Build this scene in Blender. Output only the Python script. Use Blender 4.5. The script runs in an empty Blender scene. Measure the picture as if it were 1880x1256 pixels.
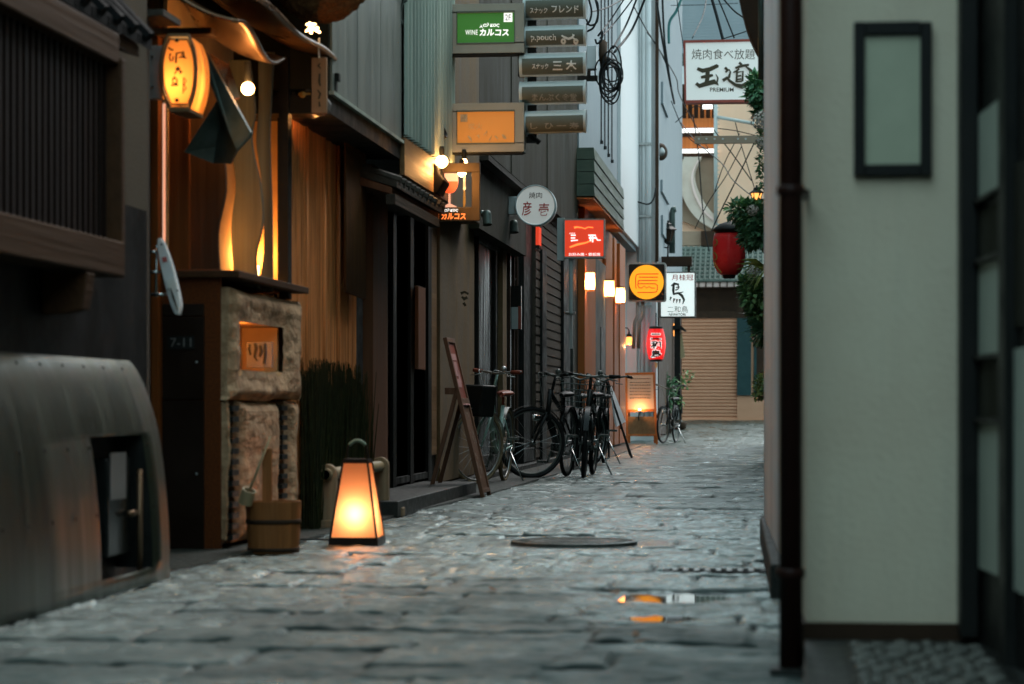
import bpy, bmesh, math, random
import numpy as np
from mathutils import Vector, Matrix
R = math.radians
random.seed(7); rng = np.random.default_rng(7)
SC = bpy.context.scene
COL = SC.collection

# ------------------------------------------------------------------ camera, sky, sun, exposure
YAW = R(6.235)
FPX, U0, VH, CH = 4439.0, 940.0, 745.0, 0.70          # focal length in photo pixels, image centre, horizon row, eye height (m)
cam_d = bpy.data.cameras.new('camera'); cam = bpy.data.objects.new('camera', cam_d); COL.objects.link(cam)
cam.location = (0, 0, CH); cam.rotation_euler = (R(90), 0, YAW)
cam_d.sensor_width = 36; cam_d.lens = FPX/1880*36
cam_d.shift_y = (VH-628)/1880
cam_d.clip_start = 0.1; cam_d.clip_end = 600
cam_d.dof.use_dof = True; cam_d.dof.focus_distance = 24; cam_d.dof.aperture_fstop = 3.8
SC.camera = cam

SUN_EL, SUN_AZ = R(46), R(22)
W = bpy.data.worlds.new('World'); SC.world = W; W.use_nodes = True
nt = W.node_tree; nt.nodes.clear()
wo = nt.nodes.new('ShaderNodeOutputWorld'); bg = nt.nodes.new('ShaderNodeBackground')
sk = nt.nodes.new('ShaderNodeTexSky'); sk.sky_type = 'NISHITA'; sk.sun_disc = False
sk.sun_elevation = SUN_EL; sk.sun_rotation = SUN_AZ; sk.air_density = 1.0; sk.dust_density = 4.0; sk.ozone_density = 1.5
hs = nt.nodes.new('ShaderNodeHueSaturation'); hs.inputs['Saturation'].default_value = 0.7; hs.inputs['Hue'].default_value = 0.445
nt.links.new(sk.outputs[0], hs.inputs['Color']); ov = nt.nodes.new('ShaderNodeMix'); ov.data_type = 'RGBA'; ov.inputs[0].default_value = .6       # even cloud cover over the sky
ov.inputs[7].default_value = (4.2, 6.2, 6.75, 1); nt.links.new(hs.outputs[0], ov.inputs[6]); nt.links.new(ov.outputs[2], bg.inputs[0]); nt.links.new(bg.outputs[0], wo.inputs[0])
bg.inputs[1].default_value = 0.15
sd = bpy.data.lights.new('sun', 'SUN'); sd.energy = 0.5; sd.angle = R(25); sd.color = (1, .97, .92)
sun = bpy.data.objects.new('sun', sd); COL.objects.link(sun); sun.location = (0, -5, 20)
sun.rotation_euler = (R(90)-SUN_EL, 0, math.pi-SUN_AZ)
SC.view_settings.view_transform = 'Standard'; SC.view_settings.look = 'None'
SC.view_settings.exposure = 1.12; SC.view_settings.gamma = 1
SC.render.engine = 'CYCLES'
SC.cycles.use_denoising = True
SC.cycles.max_bounces = 8; SC.cycles.diffuse_bounces = 4; SC.cycles.glossy_bounces = 4; SC.cycles.transmission_bounces = 6
SC.cycles.sample_clamp_indirect = 4.0
SC.cycles.caustics_reflective = False; SC.cycles.caustics_refractive = False

# ------------------------------------------------------------------ pixel -> place
_c, _s = math.cos(YAW), math.sin(YAW)
def ray(u, v):
    a, b = (u-U0)/FPX, (VH-v)/FPX
    return Vector((-_s+a*_c, _c+a*_s, b))
def Q(u, v, Y):                      # on the cross-street plane Y
    d = ray(u, v); t = Y/d.y
    return Vector((d.x*t, Y, CH+d.z*t))
def QX(u, v, X):                     # on the street-side plane X
    d = ray(u, v); t = X/d.x
    return Vector((X, d.y*t, CH+d.z*t))
def QG(u, v, z=0.0):                 # on the ground
    d = ray(u, v); t = (z-CH)/d.z
    return Vector((d.x*t, d.y*t, z))
def YW(u, X): return QX(u, VH, X).y
def ZW(u, v, X): return QX(u, v, X).z
def PX(Y): return Y/(_c+0.0)/FPX     # metres per photo pixel at depth Y (near the axis)

# ------------------------------------------------------------------ materials
MATS = {}
def _nodes(name):
    m = bpy.data.materials.new(name); m.use_nodes = True
    n = m.node_tree.nodes; n.clear()
    o = n.new('ShaderNodeOutputMaterial'); b = n.new('ShaderNodeBsdfPrincipled')
    m.node_tree.links.new(b.outputs[0], o.inputs[0])
    MATS[name] = m
    return m, n, m.node_tree.links, b, o
def rgb(c): return (c[0], c[1], c[2], 1)
def pmat(name, c1, c2=None, rough=.6, scale=6., stretch=(1,1,1), metal=0., bump=0., bscale=None, spec=.16, coat=0., detail=6., rvar=.15, streak=None, lo=.35, hi=.65, bdist=.01):
    m, n, L, b, o = _nodes(name)
    c2 = c2 or tuple(x*.7 for x in c1)
    tc = n.new('ShaderNodeTexCoord'); mp = n.new('ShaderNodeMapping'); mp.inputs['Scale'].default_value = stretch
    L.new(tc.outputs['Object'], mp.inputs[0])
    nz = n.new('ShaderNodeTexNoise'); nz.inputs['Scale'].default_value = scale; nz.inputs['Detail'].default_value = detail; nz.inputs['Roughness'].default_value = .62
    L.new(mp.outputs[0], nz.inputs['Vector'])
    cr = n.new('ShaderNodeValToRGB'); cr.color_ramp.elements[0].position = lo; cr.color_ramp.elements[1].position = hi
    cr.color_ramp.elements[0].color = rgb(c1); cr.color_ramp.elements[1].color = rgb(c2)
    L.new(nz.outputs[0], cr.inputs[0]); last = cr.outputs[0]
    if streak:                                    # dirt running down the surface: (colour, amount, scale)
        ms = n.new('ShaderNodeMapping'); ms.inputs['Scale'].default_value = (1, 1, .06)
        L.new(tc.outputs['Object'], ms.inputs[0])
        n2 = n.new('ShaderNodeTexNoise'); n2.inputs['Scale'].default_value = streak[2]; n2.inputs['Detail'].default_value = 5
        L.new(ms.outputs[0], n2.inputs['Vector'])
        mr = n.new('ShaderNodeMapRange'); mr.inputs[1].default_value = .45; mr.inputs[2].default_value = .72; mr.inputs[4].default_value = streak[1]
        L.new(n2.outputs[0], mr.inputs[0])
        mx = n.new('ShaderNodeMix'); mx.data_type = 'RGBA'; mx.inputs[7].default_value = rgb(streak[0])
        L.new(mr.outputs[0], mx.inputs[0]); L.new(last, mx.inputs[6]); last = mx.outputs[2]
    L.new(last, b.inputs['Base Color'])
    rr = n.new('ShaderNodeMapRange'); rr.inputs[1].default_value = .3; rr.inputs[2].default_value = .7
    rr.inputs[3].default_value = max(.03, rough-rvar); rr.inputs[4].default_value = min(1, rough+rvar)
    L.new(nz.outputs[0], rr.inputs[0]); L.new(rr.outputs[0], b.inputs['Roughness'])
    b.inputs['Metallic'].default_value = metal; b.inputs['Specular IOR Level'].default_value = spec; b.inputs['Coat Weight'].default_value = coat
    if bump:
        n3 = n.new('ShaderNodeTexNoise'); n3.inputs['Scale'].default_value = bscale or scale*3; n3.inputs['Detail'].default_value = 5
        L.new(mp.outputs[0], n3.inputs['Vector'])
        bp = n.new('ShaderNodeBump'); bp.inputs['Strength'].default_value = bump; bp.inputs['Distance'].default_value = bdist
        L.new(n3.outputs[0], bp.inputs['Height']); L.new(bp.outputs[0], b.inputs['Normal'])
    return m
def emat(name, c, s, rough=.4):
    m, n, L, b, o = _nodes(name)
    b.inputs['Base Color'].default_value = rgb(tuple(min(.8, x) for x in c)); b.inputs['Roughness'].default_value = rough
    b.inputs['Emission Color'].default_value = rgb(c); b.inputs['Emission Strength'].default_value = s
    return m
def paper(name, c, trans=.75, rough=.5):
    m, n, L, b, o = _nodes(name)
    tr = n.new('ShaderNodeBsdfTranslucent'); tr.inputs[0].default_value = rgb(c)
    b.inputs['Base Color'].default_value = rgb(c); b.inputs['Roughness'].default_value = rough
    mx = n.new('ShaderNodeMixShader'); mx.inputs[0].default_value = trans
    L.new(b.outputs[0], mx.inputs[1]); L.new(tr.outputs[0], mx.inputs[2]); L.new(mx.outputs[0], o.inputs[0])
    return m
def glass(name, c=(.9,.9,.9), rough=.05):
    m, n, L, b, o = _nodes(name)
    b.inputs['Base Color'].default_value = rgb(c); b.inputs['Roughness'].default_value = rough
    b.inputs['Transmission Weight'].default_value = .9
    return m
wood = lambda name, c1, c2, rough=.6, sc=5, bump=.4, axis=2, **k: pmat(name, c1, c2, rough, sc, tuple(.07 if i == axis else 3.2 for i in range(3)), bump=bump, **k)

M = MATS
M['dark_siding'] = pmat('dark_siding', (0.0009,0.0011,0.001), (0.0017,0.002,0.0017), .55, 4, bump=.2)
M['beige_plaster'] = pmat('beige_plaster', (0.0638,0.048,0.03), (0.0825,0.063,0.0413), .85, 3, bump=.25, bscale=60)
M['lattice_wood'] = wood('lattice_wood', (0.0098,0.0042,0.0028), (0.0168,0.007,0.0042), .6)
M['beam_wood'] = wood('beam_wood', (0.045,0.0184,0.0066), (0.0713,0.0306,0.012), .6, axis=1)
M['old_post'] = wood('old_post', (0.0288,0.0216,0.0154), (0.0816,0.06,0.0432), .8, 4, .9)
M['orange_plank'] = wood('orange_plank', (0.1372,0.037,0.0059), (0.1975,0.0571,0.0101), .55)
M['roof_tile'] = pmat('roof_tile', (0.0017,0.0019,0.0022), (0.0043,0.0043,0.0046), .7, 6, spec=.08)
M['guard_steel'] = pmat('guard_steel', (0.0449,0.0521,0.0351), (0.0808,0.0887,0.0627), .40, 5, (1,2.2,.12), metal=.8, bump=.12, bscale=14, rvar=.12, streak=((.022,.02,.017), .5, 5))
M['rust'] = pmat('rust', (.012,.010,.009), (.03,.018,.012), .8, 20)
M['black'] = pmat('black', (.010,.011,.010), (.018,.018,.016), .5, 8)
M['black_gloss'] = pmat('black_gloss', (.010,.012,.011), (.016,.017,.016), .2, 8, rvar=.08)
M['granite'] = pmat('granite', (0.0833,0.0206,0.0041), (0.1469,0.0392,0.0081), .75, 90, detail=3, bump=.15, bscale=160)
M['rock'] = pmat('rock', (0.2835,0.1672,0.0879), (0.5672,0.3783,0.2231), .85, 11, (1,.6,1), bump=1., bscale=34, bdist=.012, streak=((.07,.04,.022), .5, 6))
M['cabinet'] = pmat('cabinet', (0.0142,0.0074,0.0042), (0.019,0.0101,0.0059), .45, 3)
M['grey_plank'] = wood('grey_plank', (0.0706,0.0676,0.0482), (0.1512,0.1529,0.1134), .65, 3.5, .6)
M['brown_plank'] = wood('brown_plank', (0.0347,0.0174,0.0082), (0.0693,0.0378,0.0189), .6, 3.5, .5)
M['copper'] = pmat('copper', (0.154,0.0847,0.0462), (0.2618,0.1617,0.1001), .34, 3, (1,1,1), metal=.75, bump=.15, bscale=6)
M['patina'] = pmat('patina', (.055,.075,.065), (.10,.125,.11), .45, 7, metal=.5)
M['bracket_grey'] = pmat('bracket_grey', (.16,.15,.14), (.2,.19,.18), .5, 10)
M['chrome'] = pmat('chrome', (0.55,0.55,0.53), (0.65,0.65,0.63), .18, 10, metal=1, rvar=.05)
M['steel_dull'] = pmat('steel_dull', (.30,.31,.30), (.4,.4,.39), .4, 10, metal=.9)
M['reed'] = pmat('reed', (0.4205,0.1506,0.0453), (0.8309,0.3161,0.1022), .7, 5, (1,13,.3), bump=.3, bscale=9, lo=.38, hi=.62)
M['reed_dark'] = pmat('reed_dark', (0.0849,0.0386,0.015), (0.1818,0.0809,0.0308), .75, 5, (1,13,.3), bump=.3, bscale=9, lo=.38, hi=.62)
M['door_wood'] = pmat('door_wood', (0.0038,0.0042,0.0035), (0.006,0.0063,0.0052), .45, 3, (3,3,.2))
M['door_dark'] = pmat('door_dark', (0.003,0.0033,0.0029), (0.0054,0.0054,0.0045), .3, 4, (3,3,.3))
M['brown_post'] = wood('brown_post', (0.104,0.0416,0.0208), (0.169,0.0728,0.0364), .6)
M['panel_metal'] = pmat('panel_metal', (0.1746,0.1996,0.1746), (0.2393,0.262,0.2327), .5, 3, (1,3,.15), metal=.25, streak=((.13,.15,.14), .75, 6))
M['corrugated'] = pmat('corrugated', (0.3461,0.4144,0.3556), (0.4708,0.5528,0.4698), .42, 3, (1,3,.12), metal=.1, streak=((.15,.17,.155), .6, 5))
M['corrugated_brown'] = pmat('corrugated_brown', (0.102,0.069,0.06), (0.132,0.096,0.084), .55, 3)
M['fascia_wood'] = wood('fascia_wood', (0.1529,0.0819,0.0355), (0.2184,0.1256,0.0601), .55, axis=1)
M['weathered'] = wood('weathered', (0.0281,0.0238,0.0184), (0.0562,0.0486,0.0388), .75, 4, .7, axis=1)
M['concrete'] = pmat('concrete', (0.1172,0.0734,0.034), (0.1757,0.1122,0.0544), .85, 4, bump=.5, bscale=24, streak=((.11,.10,.08), .6, 4))
M['dark_concrete'] = pmat('dark_concrete', (0.0155,0.0143,0.0065), (0.0248,0.0227,0.0102), .85, 4, (1,1,.5), bump=.3, bscale=24, streak=((.055,.055,.045), .7, 3))
M['sign_grey'] = pmat('sign_grey', (0.3125,0.3125,0.2691), (0.3646,0.3646,0.3212), .5, 4, streak=((.24,.23,.2), .4, 5))
M['sign_face_green'] = emat('sign_face_green', (.034,.15,.016), 0.268)
M['sign_face_amber'] = emat('sign_face_amber', (.52,.19,.028), 0.257)
M['letter_white'] = emat('letter_white', (1,.98,.92), 0.451)
M['letter_pale'] = pmat('letter_pale', (0.85,0.85,0.8004), (0.85,0.85,0.85), .5, 6)
M['letter_faded'] = pmat('letter_faded', (0.2418,0.2458,0.2216), (0.3708,0.3708,0.3385), .6, 60)
M['letter_amber_faded'] = pmat('letter_amber_faded', (.50,.33,.16), (.72,.56,.36), .6, 40)
M['tube_metal'] = pmat('tube_metal', (0.4973,0.5594,0.5594), (0.5844,0.6465,0.6465), .38, 4, metal=.1)  # pale tone carries the sky's reflection on the tube tops
M['tube_face'] = pmat('tube_face', (0.1071,0.1166,0.095), (0.1275,0.1382,0.1134), .38, 4)
M['sign_white'] = pmat('sign_white', (0.51,0.5025,0.465), (0.555,0.5475,0.51), .45, 4)
M['sign_white_lit'] = emat('sign_white_lit', (.80,.79,.74), 0.107)
M['letter_red'] = pmat('letter_red', (.42,.016,.016), (.5,.02,.02), .5, 6)
M['letter_black'] = pmat('letter_black', (.020,.020,.017), (.03,.028,.022), .5, 6)
M['letter_brown'] = pmat('letter_brown', (.060,.046,.026), (.08,.06,.035), .5, 6)
M['sign_red_lit'] = emat('sign_red_lit', (.62,.042,.014), 0.451)
M['sign_orange_streak'] = emat('sign_orange_streak', (1.,.20,.04), 0.767)
M['sign_yellow_lit'] = emat('sign_yellow_lit', (1.,.36,.014), 0.494)
M['letter_rust'] = emat('letter_rust', (.45,.06,.006), 0.532)
M['niwa_face'] = emat('niwa_face', (.80,.93,.90), 0.354)
M['red_frame'] = pmat('red_frame', (.30,.06,.045), (.36,.085,.06), .5, 6)
M['fish_body'] = pmat('fish_body', (0.85,0.85,0.85), (0.85,0.85,0.85), .3, 22, metal=0.)
M['fish_belly'] = pmat('fish_belly', (0.85,0.8184,0.7392), (0.85,0.85,0.85), .3, 12)
M['fish_pink'] = pmat('fish_pink', (.6,.13,.12), (.65,.2,.18), .4, 12)
M['oval_paper'] = paper('oval_paper', (.95,.50,.17), .8)
M['andon_paper'] = paper('andon_paper', (.95,.44,.20), .8)
M['lamp_paper'] = paper('lamp_paper', (1.,.66,.38), .8)
M['lantern_red'] = paper('lantern_red', (.75,.03,.035), .45, .35)
M['lantern_red_dark'] = pmat('lantern_red_dark', (0.85,0.0287,0.0318), (0.85,0.0504,0.0432), .3, 3, rvar=.1)
M['gold'] = pmat('gold', (.40,.24,.06), (.5,.3,.08), .4, 10)
M['bulb'] = emat('bulb', (1.,.50,.16), 22.438)
M['bulb_soft'] = emat('bulb_soft', (1.,.56,.22), 7.086)
M['amber_glass'] = emat('amber_glass', (1.,.38,.09), 0.976)
M['bulb_tube'] = emat('bulb_tube', (1.,.97,.9), 0.767)
M['glow_panel'] = emat('glow_panel', (1.,.27,.03), .3)
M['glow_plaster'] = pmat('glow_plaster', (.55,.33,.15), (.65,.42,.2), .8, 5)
M['pink_tube'] = emat('pink_tube', (1.,.55,.38), 0.322)
M['cedar'] = pmat('cedar', (.08,.035,.012), (.19,.085,.03), .9, 60, detail=4, bump=1., bscale=90)
M['plaque'] = wood('plaque', (0.273,0.1547,0.0774), (0.3822,0.2366,0.1365), .6)
M['bucket_wood'] = wood('bucket_wood', (0.229,0.0836,0.0241), (0.3774,0.1474,0.0485), .65, 5, .4)
M['bamboo'] = wood('bamboo', (0.33,0.242,0.132), (0.44,0.33,0.187), .45, 4, .2)
M['stand_wood'] = wood('stand_wood', (0.2346,0.1575,0.0918), (0.3726,0.2583,0.1566), .65)
M['lantern_frame'] = pmat('lantern_frame', (.018,.011,.008), (.03,.018,.012), .4, 8)
M['grip_wrap'] = pmat('grip_wrap', (.15,.21,.15), (.22,.28,.2), .6, 30)
M['green_stem'] = pmat('green_stem', (0.0169,0.0196,0.0081), (0.0424,0.0406,0.0172), .6, 20)
M['leaf_dark'] = pmat('leaf_dark', (0.0734,0.1836,0.101), (0.1606,0.3443,0.1745), .32, 9, rvar=.1)
M['leaf_mid'] = pmat('leaf_mid', (0.135,0.2869,0.1182), (0.2869,0.4387,0.1688), .38, 9, rvar=.1)
M['leaf_yellow'] = pmat('leaf_yellow', (0.3978,0.4508,0.1326), (0.6365,0.663,0.2387), .45, 9)
M['fresh_green'] = pmat('fresh_green', (0.0176,0.0236,0.0084), (0.036,0.0403,0.015), .6, 20)
M['leaf_fallen'] = pmat('leaf_fallen', (.16,.07,.03), (.24,.11,.05), .6, 20)
M['flower'] = pmat('flower', (.55,.47,.40), (.7,.62,.55), .8, 30)
M['trunk'] = pmat('trunk', (0.05,0.035,0.022), (0.09,0.065,0.045), .9, 20, bump=.5)
M['step_stone'] = pmat('step_stone', (0.0246,0.026,0.0231), (0.0404,0.0419,0.0375), .55, 20, bump=.3)
M['apron'] = pmat('apron', (0.0286,0.0336,0.0286), (0.0437,0.0487,0.042), .42, 26, bump=.35, bscale=90)
M['siding'] = pmat('siding', (0.062,0.0469,0.0337), (0.0836,0.0639,0.0465), .7, 4, (1,.2,4), bump=.2)
M['shop_wood'] = wood('shop_wood', (0.3499,0.097,0.0227), (0.4925,0.1437,0.0359), .6)
M['canopy_green'] = pmat('canopy_green', (0.0678,0.0892,0.0643), (0.1,0.1214,0.0892), .55, 4, (1,.3,3))
M['grey_green'] = pmat('grey_green', (0.049,0.0551,0.0474), (0.0673,0.0719,0.0627), .6, 4, streak=((.1,.1,.085), .5, 4))
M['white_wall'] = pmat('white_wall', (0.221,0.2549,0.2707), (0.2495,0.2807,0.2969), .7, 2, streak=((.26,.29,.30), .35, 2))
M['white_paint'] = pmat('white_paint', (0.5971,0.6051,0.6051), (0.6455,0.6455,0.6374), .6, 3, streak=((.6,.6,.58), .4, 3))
M['pink_wall'] = pmat('pink_wall', (0.7796,0.5717,0.5105), (0.8464,0.6433,0.5819), .75, 2, streak=((.55,.42,.36), .4, 2))
M['beige_wall'] = pmat('beige_wall', (0.85,0.504,0.3358), (0.85,0.559,0.3805), .75, .6, streak=((.5,.36,.28), .4, 1))
M['tan_dark'] = pmat('tan_dark', (0.2764,0.2048,0.1434), (0.3378,0.256,0.1843), .7, 2)
M['ribbon_pale'] = pmat('ribbon_pale', (0.57,0.4788,0.399), (0.6612,0.57,0.4788), .5, 2)
M['shutter'] = pmat('shutter', (0.5694,0.2866,0.1696), (0.6211,0.321,0.1979), .55, 2, (1,1,3))
M['teal'] = pmat('teal', (0.021,0.051,0.0528), (0.03,0.066,0.066), .5, 4)
M['brown_dark'] = pmat('brown_dark', (0.0337,0.0188,0.0109), (0.0561,0.0312,0.0182), .7, 5)
M['tile_green'] = pmat('tile_green', (0.0686,0.095,0.0792), (0.1109,0.1373,0.1162), .55, 4)
M['pale_blue'] = pmat('pale_blue', (0.319,0.396,0.429), (0.352,0.4235,0.451), .6, 1)
M['cable'] = pmat('cable', (.012,.012,.012), (.02,.02,.02), .5, 20)
M['cable_green'] = pmat('cable_green', (.05,.16,.15), (.07,.2,.19), .5, 20)
M['house_white'] = pmat('house_white', (0.7477,0.6275,0.4685), (0.85,0.7745,0.5924), .85, 2.2, bump=.25, bscale=50, lo=.25, hi=.75, streak=((.40,.385,.32), .75, 2.6))
M['side_grey_cooled'] = pmat('side_grey_cooled', (0.64,0.72,0.768), (0.736,0.816,0.85), .85, 2.5, bump=.2, bscale=50, streak=((.30,.33,.34), .6, 3))  # greyer side finish, cooled and lightened to offset warm dim light
M['pane_frost'] = pmat('pane_frost', (0.4544,0.4833,0.3486), (0.5681,0.5908,0.4338), .35, 2)
M['door_pane'] = pmat('door_pane', (0.405,0.45,0.3675), (0.495,0.54,0.45), .4, 2)
M['pipe_brown'] = pmat('pipe_brown', (0.024,0.0096,0.0072), (0.036,0.0144,0.0104), .35, 5, rvar=.08)
M['pebble'] = pmat('pebble', (0.0795,0.0795,0.0689), (0.159,0.1538,0.1325), .5, 9)
M['iron'] = pmat('iron', (0.0721,0.0818,0.0734), (0.1442,0.1584,0.1422), .38, 14, metal=.25)
M['tyre'] = pmat('tyre', (.012,.012,.012), (.02,.02,.02), .6, 20)
M['tyre_tan'] = pmat('tyre_tan', (.20,.15,.09), (.27,.20,.12), .6, 20)
M['bike_black'] = pmat('bike_black', (.012,.013,.013), (.02,.021,.02), .3, 10)
M['bike_green'] = pmat('bike_green', (0.2912,0.4368,0.3822), (0.364,0.5096,0.455), .35, 10)
M['leather'] = pmat('leather', (.16,.035,.02), (.22,.055,.03), .45, 14)
M['board_red'] = pmat('board_red', (.20,.045,.028), (.28,.07,.045), .5, 5)
M['board_brown'] = wood('board_brown', (0.108,0.054,0.0312), (0.18,0.096,0.06), .5)
M['paint_pink'] = pmat('paint_pink', (.45,.22,.21), (.55,.3,.28), .6, 14)
M['chalk'] = pmat('chalk', (.22,.165,.13), (.32,.25,.2), .7, 40)
M['paper_white'] = pmat('paper_white', (.68,.68,.68), (.75,.75,.75), .7, 4)
M['menu_paper'] = paper('menu_paper', (.80,.56,.40), .35)
M['ink'] = pmat('ink', (.12,.075,.05), (.16,.1,.07), .7, 5)
M['frosted_grey'] = pmat('frosted_grey', (0.34,0.37,0.35), (0.42,0.45,0.43), .4, 4)

# ------------------------------------------------------------------ mesh building
def clampv(x, a, b): return max(a, min(b, x))
ORG = {}
class MB:
    def __init__(s): s.v = []; s.f = []
    def add(s, vs, fs):
        k = len(s.v); s.v += [tuple(p) for p in vs]; s.f += [tuple(i+k for i in f) for f in fs]; return s
    def box(s, x0, x1, y0, y1, z0, z1):
        if x0 > x1: x0, x1 = x1, x0
        if y0 > y1: y0, y1 = y1, y0
        if z0 > z1: z0, z1 = z1, z0
        return s.add([(x0,y0,z0),(x1,y0,z0),(x1,y1,z0),(x0,y1,z0),(x0,y0,z1),(x1,y0,z1),(x1,y1,z1),(x0,y1,z1)],
                     [(0,3,2,1),(4,5,6,7),(0,1,5,4),(1,2,6,5),(2,3,7,6),(3,0,4,7)])
    def obox(s, c, ax, ay, az):                  # centre and three half-axis vectors
        c, ax, ay, az = Vector(c), Vector(ax), Vector(ay), Vector(az)
        vs = [c+ax*i+ay*j+az*k for k in (-1,1) for j in (-1,1) for i in (-1,1)]
        if ax.cross(ay).dot(az) < 0: fs = [(0,1,3,2),(4,6,7,5),(0,4,5,1),(1,5,7,3),(3,7,6,2),(2,6,4,0)]
        else: fs = [(0,2,3,1),(4,5,7,6),(0,1,5,4),(1,3,7,5),(3,2,6,7),(2,0,4,6)]
        return s.add(vs, fs)
    def bar(s, a, b, w, d=None, up=(0,0,1)):     # square bar from a to b
        a, b = Vector(a), Vector(b); t = (b-a); l = t.length; t.normalize()
        upv = Vector(up)
        if abs(t.dot(upv)) > .95: upv = Vector((0,1,0))
        r = t.cross(upv).normalized(); n = r.cross(t)
        return s.obox((a+b)/2, t*l/2, r*w/2, n*(d or w)/2)
    def tube(s, pts, r, seg=8, closed=False, cap=True):
        pts = [Vector(p) for p in pts]; n = len(pts); rs = r if isinstance(r, (list, tuple)) else [r]*n
        k = len(s.v); prev = None
        for i, p in enumerate(pts):
            a = pts[(i-1) % n] if (closed or i > 0) else p
            b = pts[(i+1) % n] if (closed or i < n-1) else p
            t = (b-a).normalized() if (b-a).length > 1e-9 else Vector((0,0,1))
            if prev is None:
                q = Vector((0,0,1)) if abs(t.z) < .9 else Vector((1,0,0))
                e = t.cross(q).normalized()
            else:
                e = (prev - t*prev.dot(t))
                e = e.normalized() if e.length > 1e-6 else t.orthogonal().normalized()
            prev = e; g = t.cross(e)
            for j in range(seg):
                an = 2*math.pi*j/seg
                s.v.append(tuple(p+(e*math.cos(an)+g*math.sin(an))*rs[i]))
        for i in range(n if closed else n-1):
            for j in range(seg):
                a = k+i*seg+j; b = k+i*seg+(j+1) % seg; i2 = (i+1) % n
                s.f.append((a, b, k+i2*seg+(j+1) % seg, k+i2*seg+j))
        if cap and not closed:
            s.f.append(tuple(k+j for j in range(seg))[::-1]); s.f.append(tuple(k+(n-1)*seg+j for j in range(seg)))
        return s
    def prism(s, poly, ext):                     # 3-D outline pushed along ext
        poly = [Vector(p) for p in poly]; ext = Vector(ext); n = len(poly); k = len(s.v)
        nm = Vector((0,0,0))
        for i in range(n):
            nm += poly[i].cross(poly[(i+1) % n])
        if nm.dot(ext) > 0: poly = poly[::-1]
        s.v += [tuple(p) for p in poly]+[tuple(p+ext) for p in poly]
        s.f.append(tuple(k+i for i in range(n))); s.f.append(tuple(k+n+i for i in range(n))[::-1])
        for i in range(n):
            j = (i+1) % n; s.f.append((k+i, k+n+i, k+n+j, k+j))
        return s
    def lathe(s, prof, c, seg=24, axis=(0,0,1), ph=0):   # prof: (radius, height)
        ax = Vector(axis).normalized(); e = ax.orthogonal().normalized(); g = ax.cross(e); c = Vector(c); k = len(s.v); n = len(prof)
        for r, h in prof:
            for j in range(seg):
                an = ph+2*math.pi*j/seg
                s.v.append(tuple(c+ax*h+(e*math.cos(an)+g*math.sin(an))*r))
        for i in range(n-1):
            for j in range(seg):
                s.f.append((k+i*seg+j, k+i*seg+(j+1) % seg, k+(i+1)*seg+(j+1) % seg, k+(i+1)*seg+j))
        if prof[0][0] > 1e-6: s.f.append(tuple(k+j for j in range(seg))[::-1])
        if prof[-1][0] > 1e-6: s.f.append(tuple(k+(n-1)*seg+j for j in range(seg)))
        return s
    def ball(s, c, r, seg=16, rings=10, sc=(1,1,1)):
        c = Vector(c); k = len(s.v)
        for i in range(rings+1):
            th = math.pi*i/rings
            for j in range(seg):
                ph = 2*math.pi*j/seg
                s.v.append((c.x+r*sc[0]*math.sin(th)*math.cos(ph), c.y+r*sc[1]*math.sin(th)*math.sin(ph), c.z-r*sc[2]*math.cos(th)))
        for i in range(rings):
            for j in range(seg):
                s.f.append((k+i*seg+j, k+i*seg+(j+1) % seg, k+(i+1)*seg+(j+1) % seg, k+(i+1)*seg+j))
        return s
    def grid(s, fn, nu, nv):                     # surface fn(a,b), a,b in 0..1
        k = len(s.v)
        for i in range(nu+1):
            for j in range(nv+1): s.v.append(tuple(fn(i/nu, j/nv)))
        for i in range(nu):
            for j in range(nv):
                a = k+i*(nv+1)+j; s.f.append((a, a+nv+1, a+nv+2, a+1))
        return s
    def build(s, name, mat, parent=None, smooth=False, bevel=0., solid=0., loc=None, label=None):
        me = bpy.data.meshes.new(name)
        o = Vector(loc) if loc is not None else (ORG[parent.name] if parent is not None else Vector((0,0,0)))
        if loc is None and parent is None and s.v:
            xs = np.array(s.v); o = Vector((float((xs[:,0].min()+xs[:,0].max())/2), float((xs[:,1].min()+xs[:,1].max())/2), float(xs[:,2].min())))
        me.from_pydata([tuple(Vector(p)-o) for p in s.v], [], s.f); me.validate()
        me.materials.append(M[mat] if isinstance(mat, str) else mat)
        if smooth:
            me.polygons.foreach_set('use_smooth', [True]*len(me.polygons))
        ob = bpy.data.objects.new(name, me); COL.objects.link(ob)
        if parent is not None: ob.parent = parent
        else: ob.location = o
        ORG[ob.name] = o
        if solid:
            md = ob.modifiers.new('solid', 'SOLIDIFY'); md.thickness = solid; md.offset = 0
        if bevel:
            md = ob.modifiers.new('bevel', 'BEVEL'); md.width = bevel; md.segments = 2; md.limit_method = 'ANGLE'; md.angle_limit = R(40)
        if label: ob['label'] = label
        return ob
def build_each(mb, name, mat, parent, **k):   # every loose piece of mb becomes a part of its own
    par = list(range(len(mb.v)))
    def find(a):
        while par[a] != a: par[a] = par[par[a]]; a = par[a]
        return a
    for f in mb.f:
        for i in f[1:]: par[find(i)] = find(f[0])
    groups = {}
    for f in mb.f: groups.setdefault(find(f[0]), []).append(f)
    for fs in groups.values():
        ids = sorted({i for f in fs for i in f}); mp = {a: b for b, a in enumerate(ids)}; q = MB()
        q.v = [mb.v[i] for i in ids]; q.f = [tuple(mp[i] for i in f) for f in fs]; q.build(name, mat, parent, **k)
def thing(name, label, cat, loc, group=None):
    o = bpy.data.objects.new(name, None); COL.objects.link(o); o.location = loc; o.empty_display_size = .1
    ORG[o.name] = Vector(loc); return tag(o, label, cat, group)
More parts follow.
